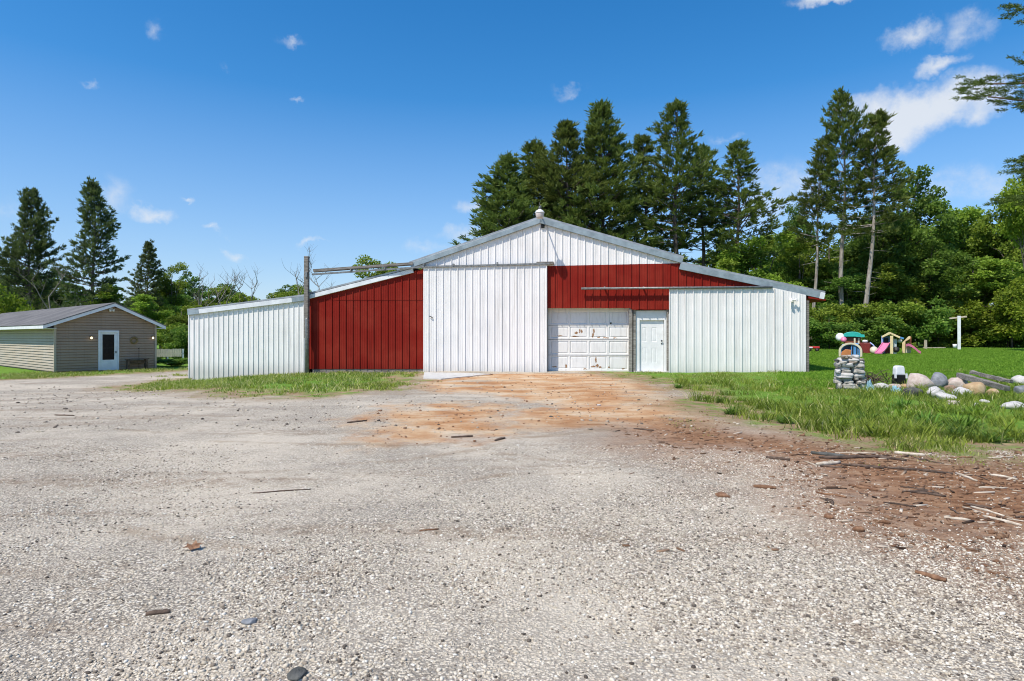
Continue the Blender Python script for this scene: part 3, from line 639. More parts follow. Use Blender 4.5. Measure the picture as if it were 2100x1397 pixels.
# rail post
u, z = W(629, 526, .3); zb = -.5
po = thing('rail_post', 'tall weathered post carrying the outer end of the door rail', 'post', b2w(u, -.3, -.4), -PHI)
MB().box((0, 0, (z+.4+1.75)/2+.0), (.175, .17, z+.4-1.75), None, .01).build('post', M['grey_wood'], po, bevel=.012)
MB().lathe((.02, -.02, 0), [(.085, -.2), (.085, 2.55), (.07, 2.6)], 14).build('sleeve', M['rail'], po, True)
MB().box((.03, -.10, z+.4-.78), (.08, .05, .22)).build('bracket', M['rail'], po)

# ------------------------------------------------------------------ tan house
TH = R(51); HU = Vector((math.cos(TH), math.sin(TH))); HN = Vector((math.sin(TH), -math.cos(TH)))   # along gable, gable outward normal
HC = Vector((at(113, 32.1), 32.1)); HB = -.46
house = thing('house', 'low tan clapboard house with grey shingle roof and white storm door', 'house', (HC.x, HC.y, HB), TH)
# local: x along the gable (0..GW), y into the house (positive back along the left wall), front gable at y = 0
GW, EH, RX, RH, HL = 4.86, 2.58, 2.66, 3.62, 24.0
def siding_wall(name, mat, w, top, along, parent, holes=()):
    """clapboards; along(s, out, z) -> local point; top(s) list of (s,z)"""
    m = MB(); ex = .145; ts, tz = zip(*top); zmax = max(tz); k = 0; z = 0.0
    while z < zmax-.01:
        z2 = min(z+ex, zmax)
        zz = z+ex*.5
        ss = np.linspace(0, w, 200); ok = ss[np.interp(ss, ts, tz) > zz]
        if len(ok) > 1:
            a, b = ok[0], ok[-1]; segs = [(a, b)]
            for (h0, h1, hz0, hz1) in holes:
                if hz0 < zz < hz1: segs = [s_ for (p, q) in segs for s_ in ((p, min(q, h0)), (max(p, h1), q)) if s_[1]-s_[0] > .02]
            for p, q in segs: m.add([along(p, .045, z+.03), along(q, .045, z+.03), along(q, .012, z2), along(p, .012, z2), along(p, -.02, z+.022), along(q, -.02, z+.022), along(p, -.02, z), along(q, -.02, z), along(p, .012, z), along(q, .012, z)], [(0, 1, 2, 3), (4, 5, 1, 0), (6, 7, 5, 4), (8, 9, 7, 6)])
        z = z2
    me = bpy.data.meshes.new(name); me.from_pydata(m.v, [], m.f); me.update(); return link(name, me, mat, parent)
def Hh(px, py, off=0.0):                # photo -> (x, z) on the gable plane
    s = (px-CX)/F; p = HC+HN*off; u = (s*p.y-p.x)/(HU.x-s*HU.y); Y = p.y+u*HU.y
    return u, CAMH+(HY-py)/F*Y-HB
top = [(0, EH), (RX, RH), (GW, EH)]
DX0, DX1 = Hh(201, 700)[0], Hh(243.5, 700)[0]; DZ = Hh(222, 678)[1]
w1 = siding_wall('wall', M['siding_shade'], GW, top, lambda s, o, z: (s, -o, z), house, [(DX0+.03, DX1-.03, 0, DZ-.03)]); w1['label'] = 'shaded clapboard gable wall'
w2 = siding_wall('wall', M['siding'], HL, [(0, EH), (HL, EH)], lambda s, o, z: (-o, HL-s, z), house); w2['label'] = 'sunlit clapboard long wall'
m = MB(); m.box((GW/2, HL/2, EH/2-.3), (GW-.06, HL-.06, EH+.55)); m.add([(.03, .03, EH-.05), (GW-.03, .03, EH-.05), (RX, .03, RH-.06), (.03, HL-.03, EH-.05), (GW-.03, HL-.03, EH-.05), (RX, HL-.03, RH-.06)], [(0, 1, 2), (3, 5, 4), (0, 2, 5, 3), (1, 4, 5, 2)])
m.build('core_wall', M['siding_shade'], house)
for x, y in ((-.01, -.01), (GW+.01, -.01)): MB().box((x, y, EH/2), (.10, .10, EH)).build('corner_board', M['siding'], house)
OF, OE = .36, .6; pit = (RH-EH)/RX; pr = (RH-EH)/(GW-RX)
L0 = (-OE, EH-OE*pit+.10); P0 = (RX, RH+.10); R0 = (GW+.45, EH-.45*pr+.10)
for A, B in ((L0, P0), (P0, R0)):
    d = Vector((B[0]-A[0], B[1]-A[1])).normalized(); nn = Vector((-d.y, d.x))
    MB().prism([A, B, (B[0]+nn.x*.05, B[1]+nn.y*.05), (A[0]+nn.x*.05, A[1]+nn.y*.05)], -OF-.02, HL+.4).build('roof', M['shingle'], house)
    MB().prism([A, B, (B[0]-0, B[1]-.17), (A[0], A[1]-.17)], -OF, -OF+.04).build('fascia', M['fascia'], house)
MB().box((-OE+.02, HL/2+.02, L0[1]-.08), (.03, HL+.7, .16)).build('fascia', M['fascia'], house)
MB().box((-OE/2+.02, HL/2+.02, L0[1]-.14), (OE-.06, HL+.7, .02)).build('soffit', M['fascia'], house)
MB().box((GW+.24, HL/2+.02, R0[1]-.12), (.42, HL+.7, .03)).build('soffit', M['fascia'], house)
m = MB()
for A, B in ((L0, P0), (P0, R0)): m.prism([(A[0], A[1]-.05), (B[0], B[1]-.05), (B[0], B[1]-.07), (A[0], A[1]-.07)], -OF+.045, -.02)
m.build('gable_soffit', M['fascia'], house)
fr = MB(); cxm = (DX0+DX1)/2
for x in (DX0+.045, DX1-.045): fr.box((x, -.03, DZ/2), (.09, .09, DZ))
fr.box((cxm, -.032, DZ-.06), (DX1-DX0, .095, .12)); df = fr.build('door_frame', M['fascia'], house, bevel=.006)
dm = MB(); a, b = DX0+.095, DX1-.095; g0, g1 = Hh(222, 738)[1], Hh(222, 686)[1]; gx0, gx1 = a+.11, b-.13
dm.box(((a+gx0)/2, -.005, DZ/2-.06), (gx0-a, .045, DZ-.13)); dm.box(((gx1+b)/2, -.005, DZ/2-.06), (b-gx1, .045, DZ-.13))
dm.box(((gx0+gx1)/2, -.004, g0/2), (gx1-gx0, .045, g0)); dm.box(((gx0+gx1)/2, -.004, (g1+DZ-.12)/2), (gx1-gx0, .045, DZ-.12-g1))
sd = dm.build('storm_door', M['fascia'], house)
MB().box(((gx0+gx1)/2, .0, (g0+g1)/2), (gx1-gx0, .01, g1-g0)).build('pane', M['glass'], sd)
MB().box(((gx0+gx1)/2, -.012, (g0+g1)/2-.05), (gx1-gx0, .014, .035)).build('muntin', M['black'], sd)
MB().box((b-.06, -.05, 1.0), (.03, .06, .12)).build('handle', M['black'], sd)
def h2w(x, y, z): p = HC+HU*x-HN*y; return (p.x, p.y, HB+z)
for px, py, lab in ((186, 694, 'lit brass wall lamp beside the storm door of the tan house'), (312, 694, 'lit brass wall lamp at the far corner of the tan house gable')):
    x, z = Hh(px, py); L = thing('wall_lamp', lab, 'lamp', h2w(x, -.03, z), TH, 'brass wall lamps on the house')
    MB().box((0, 0, .03), (.09, .04, .16)).build('back_plate', M['brass'], L); MB().lathe((0, -.1, 0), [(.0, .16), (.03, .15), (.08, .10), (.075, .09)], 12).build('lamp_cap', M['brass'], L, True)
    MB().lathe((0, -.1, 0), [(.03, .09), (.055, .04), (.05, -.02), (0, -.05)], 12).build('bulb', M['bulb'], L, True); MB().tube([(0, -.01, .05), (0, -.1, .12)], .015, 6).build('arm', M['brass'], L)
x, z = Hh(227.5, 637); L = thing('floodlight', 'twin white floodlight under the peak of the tan house gable', 'lamp', h2w(x, -.05, z), TH)
MB().box((0, 0, .08), (.12, .06, .12)).build('base', M['lampw'], L)
for s_ in (-1, 1): MB().lathe((s_*.08, -.09, .0), [(0, .10), (.03, .1), (.055, 0), (.07, -.06), (0, -.05)], 12, Matrix.Rotation(R(25*s_), 3, 'Y')).build('lamp_head', M['lampw'], L, True)
x, z = Hh(274, 698); m = MB()
pts = [(math.cos(k*6.283/26)*.16, -.03+.02*random.random(), math.sin(k*6.283/26)*.16) for k in range(27)]; m.tube(pts, [.045+.02*random.random() for _ in pts], 7)
for k in range(60): a = random.uniform(0, 6.28); r_ = random.uniform(.11, .22); m.tube([(math.cos(a)*.15, -.04, math.sin(a)*.15), (math.cos(a+.3)*r_, -.09, math.sin(a+.3)*r_)], .012, 4)
o = m.build('wreath', M['straw'], None, True); o.location = h2w(x, -.03, z); o.rotation_euler.z = TH; tag(o, 'round dried wreath hanging on the shaded gable of the tan house', 'wreath')
x0, x1 = Hh(252, 740)[0], Hh(298, 740)[0]; zt_ = Hh(275, 736)[1]
L = thing('bench', 'dark wooden bench against the tan house wall right of the door', 'bench', h2w((x0+x1)/2, -.42, 0), TH); bw = x1-x0
m = MB()
for y in (-.12, 0, .12): m.box((0, y, zt_), (bw, .10, .05))
m.build('seat', M['stickd'], L)
for sx in (-1, 1): MB().box((sx*(bw/2-.12), 0, zt_/2-.06), (.10, .34, zt_+.06)).build('leg', M['stickd'], L)
MB().box((0, .02, zt_-.16), (bw-.35, .05, .18)).build('apron', M['stickd'], L)
x, z = Hh(282, 715); m = MB(); m.tube([(0, 0, -.1), (.01, 0, z)], .014, 6); m.tube([(-.02, 0, z), (.05, -.02, z+.04)], .02, 6); o = m.build('garden_stake', M['black']); o.location = h2w(x, -.2, 0); tag(o, 'thin dark stake standing behind the bench by the tan house', 'stake')
# white picket fence far behind between house and barn
A = Vector((at(310, 41), 41)); B = Vector((at(377, 42), 42)); L = thing('fence', 'low pale white fence seen between the tan house and the barn', 'fence', (A.x, A.y, gz(A.x, A.y)), math.atan2(B.y-A.y, B.x-A.x)); ln = (B-A).length
fz0, fz1 = zat(729, 41.5)-gz(A.x, A.y), zat(716, 41.5)-gz(A.x, A.y)
m = MB()
for k in range(int(ln/.14)): m.box((k*.14+.05, 0, (fz0+fz1)/2-.05+random.uniform(-.02, .02)), (.128, .02, fz1-fz0+.1))
m.build('picket_panel', M['tcream'], L)
MB().bar((0, .03, fz0+.1), (ln, .03, fz0+.1), .04, .08).build('rail', M['trimw'], L)
for x in (0.05, ln/2, ln-.05): MB().box((x, .06, fz1/2-.1), (.1, .1, fz1+.2)).build('post', M['trimw'], L)

# ------------------------------------------------------------------ trees
def card_mesh(name, C, D, ln, wd, tint, flat=0.0):
    """diamond-shaped leaf blades: base C, direction D, length ln, width wd"""
    n = len(C); D = D/np.linalg.norm(D, axis=1, keepdims=True)
    r = RNG.normal(0, 1, (n, 3)); r[:, 2] *= (1-flat); S = np.cross(D, r); S /= np.linalg.norm(S, axis=1, keepdims=True)+1e-9
    mid = C+D*(ln*.45)[:, None]; S = S*wd[:, None]
    V = np.stack([C, mid+S, C+D*ln[:, None], mid-S], 1).reshape(-1, 3)
    return raw_mesh(name, V, (np.arange(n)*4)[:, None]+np.arange(4)[None], np.repeat(tint, 4))
def conifer(seed, H, base, Rm, whorl=.42, per=6, up=(.05, .7), tuft=20, sparse=.12, sl=.46, sw=.042, dn=4.4, mat='pine', bark='bark', prof=.8, lean=0.0, rad=.24, pf=lambda t: 1, stubs=True, along=0.0, lift=.42, nm='pine_tree', lab='', cat='tree'):
    rs = random.Random(seed); m = MB(); root = thing(nm, lab, cat)
    npt = 14; bend = [(lean*(q/13)**1.3*1.0+.12*math.sin(q*.7+seed), .1*math.cos(q*.6+seed*2), H*q/13) for q in range(npt)]
    def axis(z): q = min(max(z/H, 0), 1)*13; i = min(int(q), 12); f = q-i; return Vector(bend[i])*(1-f)+Vector(bend[i+1])*f
    bend[0] = (bend[0][0], bend[0][1], -.4)
    m.tube(bend, [rad*(1-.93*(q/13)**.9)+(.06 if q == 0 else 0) for q in range(npt)], 9)
    C = []; D = []; Tn = []; z = base*H
    ax = [rs.uniform(0, 6.28) for _ in range(3)]
    while z < H*.985:
        tt = (z-base*H)/(H-base*H); L0_ = Rm*((1-tt)**prof)*pf(tt)+.25
        for k in range(per):
            if rs.random() < sparse: continue
            a = 6.283*(k+rs.random()*.8)/per+z*2.1
            L = L0_*rs.uniform(.62, 1.12)*(1+.22*math.sin(a*1+ax[0]+z*.5)+.16*math.sin(a*2+ax[1]-z*.8))
            el = up[0]+(up[1]-up[0])*tt+rs.uniform(-.14, .14)
            o = axis(z+rs.uniform(-.15, .15)); d = Vector((math.cos(a)*math.cos(el), math.sin(a)*math.cos(el), math.sin(el))); pts = [o]
            nseg = 5
            for s_ in range(1, nseg+1): q = s_/nseg; pts.append(o+d*L*q+Vector((0, 0, (q*q*.16-q*.05)*L)))
            m.tube(pts[:5], [.035*L**.5*(1-.17*i) for i in range(5)], 3, False)
            nt = max(3, int(L*dn))
            for j in range(nt):
                q = .22+.78*(j+rs.random())/nt; i = min(int(q*nseg), nseg-1); f = q*nseg-i; p = pts[i]*(1-f)+pts[i+1]*f
                sd_ = rs.choice((-1, 1)); sp = (L*.30*(1.12-q)+.12)*rs.uniform(.2, 1.1)
                p2 = p+Vector((-math.sin(a), math.cos(a), 0))*sd_*sp+d*sp*.55+Vector((0, 0, rs.uniform(-.08, .14)))
                C.append(p2); D.append((p2-o).normalized()*.75+Vector((0, 0, lift))); Tn.append(min(1, max(0, .15+.5*q*rs.uniform(.5, 1.3)+.1*tt)))  # tint falls towards the trunk: inner depth shade put into needle colour
        z += whorl*rs.uniform(.75, 1.25)*(1-.35*tt)
    if stubs:
        z = base*H*.45
        while z < base*H:
            a = rs.uniform(0, 6.28); L = rs.uniform(.3, 1.4); o = axis(z); m.tube([o, o+Vector((math.cos(a)*L, math.sin(a)*L, rs.uniform(-.2, .25)*L))], [.028, .008], 4, False); z += rs.uniform(.25, .7)
    for i in range(4): C.append(axis(H*(.97+.01*i))); D.append(Vector((0, 0, 1))); Tn.append(.5)
    C = np.array([tuple(c) for c in C]); D = np.array([tuple(c) for c in D]); Tn = np.array(Tn); n = len(C)
    C = np.repeat(C, tuft, 0)+RNG.normal(0, sl*.16, (n*tuft, 3))-np.repeat(D, tuft, 0)*(RNG.uniform(0, 1, (n*tuft, 1))*along); D = np.repeat(D, tuft, 0)+RNG.normal(0, .42, (n*tuft, 3))
    ln = sl*RNG.uniform(.5, 1.15, n*tuft); tn = np.clip(np.repeat(Tn, tuft)+RNG.uniform(-.18, .18, n*tuft), 0, 1)
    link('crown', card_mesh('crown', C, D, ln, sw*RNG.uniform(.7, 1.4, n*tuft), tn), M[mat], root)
    m.build('trunk', M[bark], root, True); return root
def broadleaf(seed, H, Rm, trunk=.3, clumps=75, leaves=330, ls=.24, mat='leaf', bark='bark', flatten=.62, zc=.62, zr=.42, nm='leafy_tree', lab='', cat='tree', gaps=.8, rad=.16, cr=(.55, 1.15)):
    rs = random.Random(seed); root = thing(nm, lab, cat); m = MB()
    m.tube([(0, 0, -.4), (.05, .03, H*.2), (-.06, .05, H*.45), (.04, -.04, H*.8)], [rad*1.25, rad, rad*.7, rad*.15], 8)
    C = []; T = []; N = []; Q = []
    for k in range(clumps):
        for _ in range(30):
            v = Vector((rs.gauss(0, 1), rs.gauss(0, 1), rs.gauss(0, 1))).normalized(); r_ = rs.random()**.38
            lob = .74+.36*mnoise.noise(v*1.6+Vector((seed*3.1, 0, 0)))+.22*mnoise.noise(v*3.7+Vector((0, seed*1.7, 0))); lob = min(lob, .98-.16*max(0, v.z))
            p = Vector((v.x*Rm*r_*lob*1.25, v.y*Rm*r_*lob*1.25, H*zc+v.z*H*zr*r_*lob*1.25))
            if p.z > H*trunk*.6 and p.z < H*.99: break
        Q.append((p, r_))
    Q = [a for a in Q if sum((a[0]-b[0]).length < .36*Rm+.25+(.35 if Rm < 2.8 else 0) for b in Q) > (3 if Rm > 2.8 else 1)]
    for k, (p, r_) in enumerate(Q):
        s_ = rs.uniform(*cr)*(1.15 if r_ < .6 else .9)
        n = int(leaves*s_*s_*1.1)
        d = RNG.normal(0, 1, (n, 3)); d /= np.linalg.norm(d, axis=1, keepdims=True); rr = RNG.uniform(0, 1, n)**.45
        q = d*rr[:, None]*s_; q[:, 2] *= flatten
        q[:, 2] -= .18*(q[:, 0]**2+q[:, 1]**2)/max(s_, .3)
        C.append(q+np.array(p)); cl = rs.uniform(-.18, .18)
        T.append(np.clip(.18+.42*r_+cl+.25*(q[:, 2]/s_)+RNG.uniform(-.16, .16, n), 0, 1)*(1))  # inner leaves and clump undersides tinted darker, shade put into the leaf colour
        dd = d*.5+RNG.normal(0, .6, (n, 3)); dd[:, 2] = dd[:, 2]*.7-.15; N.append(dd)
        if k % 3 == 0: h0 = rs.uniform(.25, .6)*H; m.tube([(0, 0, min(h0, p.z*.8)), tuple(Vector((0, 0, p.z*.75)).lerp(p, .5)+Vector((0, 0, .1))), tuple(p)], [rad*.35, rad*.2, rad*.07], 5, False)
    C = np.concatenate(C); T = np.concatenate(T); N = np.concatenate(N); n = len(C)
    T = np.where(RNG.uniform(0, 1, n) < .03, .95, T)
    ln = ls*RNG.uniform(.6, 1.3, n)
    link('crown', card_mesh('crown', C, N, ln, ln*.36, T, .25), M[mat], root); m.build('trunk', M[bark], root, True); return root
def dead_tree(seed, H, nm, lab):
    rs = random.Random(seed); m = MB()
    def grow(p, d, L, r_, lv):
        pts = [p]; q = p
        for i in range(4): d = (d+Vector((rs.uniform(-.16, .16), rs.uniform(-.16, .16), .05))).normalized(); q = q+d*L/4; pts.append(q)
        m.tube(pts, [r_*(1-.16*i) for i in range(5)], 5, False)
        if lv == 0: return
        for k in range(rs.choice((3, 4, 5))):
            b = pts[rs.choice((2, 3, 4))]; a = rs.uniform(0, 6.28); e = rs.uniform(.5, 1.15)
            grow(b, (Vector((math.cos(a)*math.cos(e), math.sin(a)*math.cos(e), math.sin(e)))).normalized(), L*rs.uniform(.4, .62), r_*.42, lv-1)
    grow(Vector((0, 0, -.3)), Vector((0, 0, 1)), H*.68, .018*H, 3)
    return tag(m.build(nm, M['dead'], None, True), lab, 'tree')

def place(o, px, Y, top, W2=None, hw=1.0, ref=None, label=None, rz=0, group=None, first=False, tilt=(0, 0)):
    """stand tree o at photo column px and depth Y so that its top reaches photo row top; ref=(H, R) of the prototype; hw half width in photo px"""
    x = at(px, Y); z = gz(x, Y); h = zat(top, Y)-z; s = h/ref[0]; sx = hw/F*Y/ref[1]
    if first: o.location = (x, Y, z); o.scale = (sx, sx, s); o.rotation_euler = (tilt[0], tilt[1], rz); o['label'] = label; return o
    return dup(o, label, (x, Y, z), rz, (sx, sx, s), group, tilt)
# tall pines behind the barn
dense = dict(whorl=.52, per=6, sparse=.16, up=(.1, .85), dn=4.1)
PA = conifer(11, 22, .28, 3.9, **dense, prof=.66, pf=lambda t: .72+.55*math.sin(min(1, t*1.5)*3.1)*.6)
PB = conifer(12, 22, .36, 3.5, whorl=.56, per=6, sparse=.2, dn=3.2, prof=.72, pf=lambda t: .62+.6*math.sin(min(1, t*1.4+.15)*2.9)*.7)
PC = conifer(13, 22, .42, 3.4, whorl=.60, per=6, sparse=.26, dn=3.2, prof=.62, up=(.15, .85), pf=lambda t: .6+.5*math.sin(min(1, t*1.3+.2)*2.8))
GP = 'tall dark pines rising behind the barn roof'
place(PA, 1040, 53, 300, hw=108, ref=(23, 3.4), label='broad pine behind the barn, leftmost and lowest of the row', rz=.4, first=True)
place(PA, 1100, 57, 272, hw=106, ref=(23, 3.4), label='dense pine second from the left behind the barn roof', rz=2.2, group=GP)
place(PB, 1163, 54, 230, hw=98, ref=(23, 2.9), label='pointed pine behind the barn standing just left of its tallest neighbour', rz=1.0, first=True)
place(PA, 1234, 55, 192, hw=116, ref=(23, 3.4), label='tallest full pine behind the barn, right of the yard light', rz=4.0, group=GP)
place(PB, 1322, 58, 262, hw=72, ref=(23, 2.9), label='narrow thin pine in the gap between the two tallest behind the barn', rz=3.0, group=GP)
place(PC, 1387, 54, 188, hw=92, ref=(23, 2.8), label='tall pointed pine with visible trunk behind the right roof slope', rz=.5, first=True)
place(PC, 1440, 57, 282, hw=74, ref=(23, 2.8), label='shorter pine crowding the right side of the tall pointed pine', rz=2.4, group=GP)
place(PC, 1512, 53, 275, hw=84, ref=(23, 2.8), label='round-topped pine at the right end of the row behind the barn', rz=4.4, group=GP)
PA['group'] = PB['group'] = PC['group'] = GP
# tall pines at the right over the lawn
GR2 = 'tall bare-trunked pines above the play sets'
PD = conifer(21, 21, .56, 3.0, whorl=.52, per=6, sparse=.18, dn=3.2, prof=.6, up=(.0, .8), bark='pale_bark', pf=lambda t: .7+.5*math.sin(min(1, t*1.3)*3.0), lean=.1, rad=.26)
place(PD, 1728, 48, 181, hw=66, ref=(21.6, 2.8), label='tallest bare-trunked pine right of the barn, middle of three', rz=.3, first=True); PD['group'] = GR2
PE = conifer(22, 20, .50, 2.9, whorl=.62, per=6, sparse=.2, dn=3.4, prof=.75, up=(-.12, .6), bark='pale_bark', lean=1.1, rad=.25)
place(PE, 1776, 46.5, 218, hw=70, ref=(20.7, 2.8), label='leaning pine with layered drooping branches over the play sets', first=True); PE['group'] = GR2
PF = conifer(23, 18, .50, 1.7, whorl=.62, per=5, sparse=.3, prof=.5, bark='pale_bark', lean=1.0, rad=.19)
place(PF, 1666, 49, 272, hw=40, ref=(18.6, 1.7), label='thin sparse pine with pale leaning trunk at the barn corner', first=True); PF['group'] = GR2
# far-left pines
GL2 = 'blue-green pines beyond the tan house'
PG = conifer(31, 20, .2, 4.0, **dense, mat='pine_blue', prof=.55, pf=lambda t: .75+.4*math.sin(min(1, t*1.4)*3.0))
place(PG, 62, 66, 381, hw=66, ref=(20.7, 3.9), label='broad rounded pine behind the left half of the house roof', first=True); PG['group'] = GL2
PH = conifer(32, 20, .22, 3.5, whorl=.52, per=6, sparse=.16, dn=3.4, mat='pine_blue', prof=.7, up=(.0, .7))
place(PH, 192, 66, 365, hw=62, ref=(20.7, 3.3), label='tall pine behind the house roof peak, right of the broad one', first=True); PH['group'] = GL2
place(PG, -40, 70, 470, hw=60, ref=(20.7, 3.9), label='pine cut by the left edge of the picture', rz=2.1, group=GL2)
place(PH, 303, 60, 491, hw=42, ref=(20.7, 3.3), label='small pointed spruce right of the house roof', rz=1.3, group=GL2)
# leafy woodland
DA = broadleaf(41, 14, 4.0); DB = broadleaf(42, 14, 4.2, clumps=95, mat='leaf_dark'); DC = broadleaf(43, 12, 3.6, clumps=62, ls=.27)
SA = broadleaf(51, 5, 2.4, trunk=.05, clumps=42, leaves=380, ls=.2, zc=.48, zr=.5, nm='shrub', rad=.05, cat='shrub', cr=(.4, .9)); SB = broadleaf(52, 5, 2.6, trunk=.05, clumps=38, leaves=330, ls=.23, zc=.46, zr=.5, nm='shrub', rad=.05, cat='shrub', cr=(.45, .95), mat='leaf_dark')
SL = broadleaf(53, 6, 2.6, trunk=.05, clumps=46, leaves=300, ls=.22, zc=.5, zr=.48, nm='shrub', rad=.06, cat='shrub', cr=(.4, .9), mat='leaf_lime')
DL = broadleaf(54, 12, 3.0, trunk=.62, clumps=46, leaves=330, ls=.22, zc=.8, zr=.2, mat='leaf_lime', nm='leafy_tree', rad=.1); used = set()
def wood(proto, ref, px, Y, top, hw, label, group='trees and shrubs of the woodland edge'):
    f_ = proto.name not in used; used.add(proto.name)
    o = place(proto, px, Y, top, hw=hw, ref=ref, label=label, rz=random.uniform(0, 6.28), group=group, first=f_); o['group'] = group
rA, rB, rC, rS, rT, rL, rD = (13.1, 3.6), (13.1, 3.8), (11.2, 3.2), (4.7, 2.1), (4.7, 2.3), (5.6, 2.3), (11.4, 2.7)
for a in (
    (DA, rA, 1560, 52, 462, 84, 'bright leafy tree directly right of the last pine behind the barn'),
    (DC, rC, 1500, 50, 520, 60, 'low leafy tree showing over the right lean-to roof'),
    (DB, rB, 1632, 62, 436, 44, 'small dark treetop poking up between barn pines and right pines'),
    (DA, rA, 1640, 52, 490, 66, 'leafy tree left of the thin pale pine trunk'),
    (DC, rC, 1700, 54, 470, 74, 'leafy tree filling the space between the bare pine trunks'),
    (DB, rB, 1790, 56, 440, 80, 'dark leafy tree behind the leaning pine trunk'),
    (DB, rB, 1862, 52, 366, 86, 'tall dark leafy tree right of the leaning pine'),
    (DA, rA, 1948, 58, 424, 74, 'pale green tree on the skyline right of the tall dark leafy tree'),
    (DC, rC, 2022, 56, 398, 78, 'skyline tree above the T-shaped post toward the picture edge'),
    (DA, rA, 2100, 52, 372, 84, 'high leafy tree on the skyline at the right picture edge'),
    (DB, rB, 1905, 49, 505, 80, 'dark leafy tree behind the pink slide'),
    (DA, rA, 1995, 49, 500, 82, 'leafy tree rising behind the T-shaped post'),
    (DC, rC, 2075, 47, 520, 74, 'leafy tree right of the T-shaped post under the lime one'),
    (DC, rC, 1828, 49, 530, 70, 'leafy tree rising behind the yellow toy playhouse'),
    (DB, rB, 1745, 49, 560, 74, 'dark leafy tree between the two thick pine trunks'),
    (SA, rS, 1680, 45.5, 612, 60, 'leafy shrub touching the right corner of the barn'),
    (SB, rT, 1700, 42.5, 640, 54, 'dark shrub behind the blue toy climber'),
    (SA, rS, 1752, 46, 610, 56, 'green shrub at the foot of the leaning pine'),
    (SB, rT, 1790, 45, 622, 54, 'dark shrub behind the turquoise toy roof'),
    (SA, rS, 1835, 45.5, 606, 58, 'green shrub right behind the yellow toy playhouse'),
    (SB, rT, 1880, 46, 600, 60, 'dark shrub behind the pink slide'),
    (SA, rS, 1925, 47.5, 622, 56, 'green shrub left of the T-shaped post'),
    (SA, rS, 1975, 48, 606, 62, 'green shrub directly behind the T-shaped post'),
    (SB, rT, 2020, 47.5, 630, 56, 'dark shrub just right of the T-shaped post'),
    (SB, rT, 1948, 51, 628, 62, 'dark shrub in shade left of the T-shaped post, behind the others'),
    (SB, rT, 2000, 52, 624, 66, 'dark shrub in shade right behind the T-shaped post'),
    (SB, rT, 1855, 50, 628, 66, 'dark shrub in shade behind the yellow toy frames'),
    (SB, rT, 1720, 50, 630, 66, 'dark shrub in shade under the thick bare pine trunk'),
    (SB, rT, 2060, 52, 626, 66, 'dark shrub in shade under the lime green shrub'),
    (SA, rS, 2065, 47, 640, 56, 'green shrub at the lawn edge near the right picture edge'),
    (SB, rT, 2110, 46, 630, 56, 'dark shrub cut by the right picture edge'),
    (SL, rL, 2075, 45, 572, 60, 'lime green shrub at the right picture edge above the lawn'),
    (DL, rD, 2108, 36, 366, 58, 'tall yellow-green sapling at the right picture edge below the spruce boughs'),
    ): wood(*a)
for i, px in enumerate(range(1520, 2330, 62)):
    wood((DA, DB, DC)[i % 3], (rA, rB, rC)[i % 3], px, 66+4*(i % 2), 455+25*(i % 2)+(-20 if px > 1900 else 20), 90, 'leafy tree deep in the woodland, half hidden by the front row', 'trees deep in the woodland')
GLW = 'trees and shrubs beyond the tan house'
for a in (
    (DA, rA, 352, 62, 533, 46, 'leafy tree right of the small spruce beyond the house'),
    (DC, rC, 300, 56, 596, 58, 'round leafy tree just behind the house gable peak'),
    (DC, rC, 372, 50, 616, 46, 'leafy tree between the house and the white barn wing'),
    (SA, rS, 340, 48, 648, 46, 'tall shrub behind the right eave of the house'),
    (SB, rT, 390, 47, 660, 40, 'dark shrub touching the left end of the barn'),
    (SB, rT, 352, 39, 731, 34, 'low dark hedge plant below the white fence beyond the house'),
    (SL, rL, 8, 52, 582, 52, 'lime green bush above the left end of the house roof'),
    (DB, rB, 110, 74, 572, 70, 'dark tree low between the two big left pines'),
    (DB, rB, 30, 74, 560, 80, 'dark tree under the broad rounded pine'),
    (DC, rC, 235, 68, 575, 60, 'leafy tree low behind the tall left pine'),
    (DC, rC, 428, 68, 578, 48, 'olive leafy tree over the left end of the barn wing'),
    (DA, rA, 492, 72, 584, 50, 'leafy tree over the middle of the low white wing'),
    (DC, rC, 552, 74, 590, 50, 'leafy tree over the right half of the low white wing'),
    (DA, rA, 610, 70, 576, 44, 'leafy tree just left of the rail post'),
    (DC, rC, 668, 72, 596, 40, 'leafy tree just right of the rail post'),
    (DA, rA, 772, 50, 512, 62, 'bright leafy treetop above the red lean-to under the rail'),
    (DA, rA, 840, 56, 533, 40, 'leafy treetop at the foot of the left main roof slope'),
    (DB, rB, 455, 90, 590, 60, 'dark far tree behind the bare dead tops'),
    (DB, rB, 380, 84, 575, 60, 'dark far tree between spruce and barn wing'),
    ): wood(*a, GLW)
SW_ = [(-300, 70), (-180, 68), (170, 80), (270, 80), (330, 78), (520, 92), (590, 92), (640, 90), (700, 90)]
for i, (px, Y) in enumerate(SW_): wood((DB, DA)[i % 2], (rB, rA)[i % 2], px, Y, 592+8*(i % 3), 64, 'dark tree in the far background beyond the barn and house', 'far background trees')
for i, (px, Y, top, lab) in enumerate(((470, 62, 556, 'bare dead tree with forked top above the low white wing'), (404, 64, 551, 'thin bare snag left of the low white wing'), (648, 58, 527, 'bare branching dead tree behind the rail post'),
                           (616, 60, 548, 'smaller bare dead tree left of the rail post'), (512, 66, 566, 'small bare treetop over the low white wing'), (446, 66, 562, 'slender bare treetop beside the forked dead tree'), (122, 62, 540, 'bare dead tree between the two big left pines'))):
    x = at(px, Y); z = gz(x, Y); o = dead_tree(60+i, zat(top, Y)-z, 'dead_tree', lab); o.location = (x, Y, z); o['group'] = 'bare dead trees in the left background'
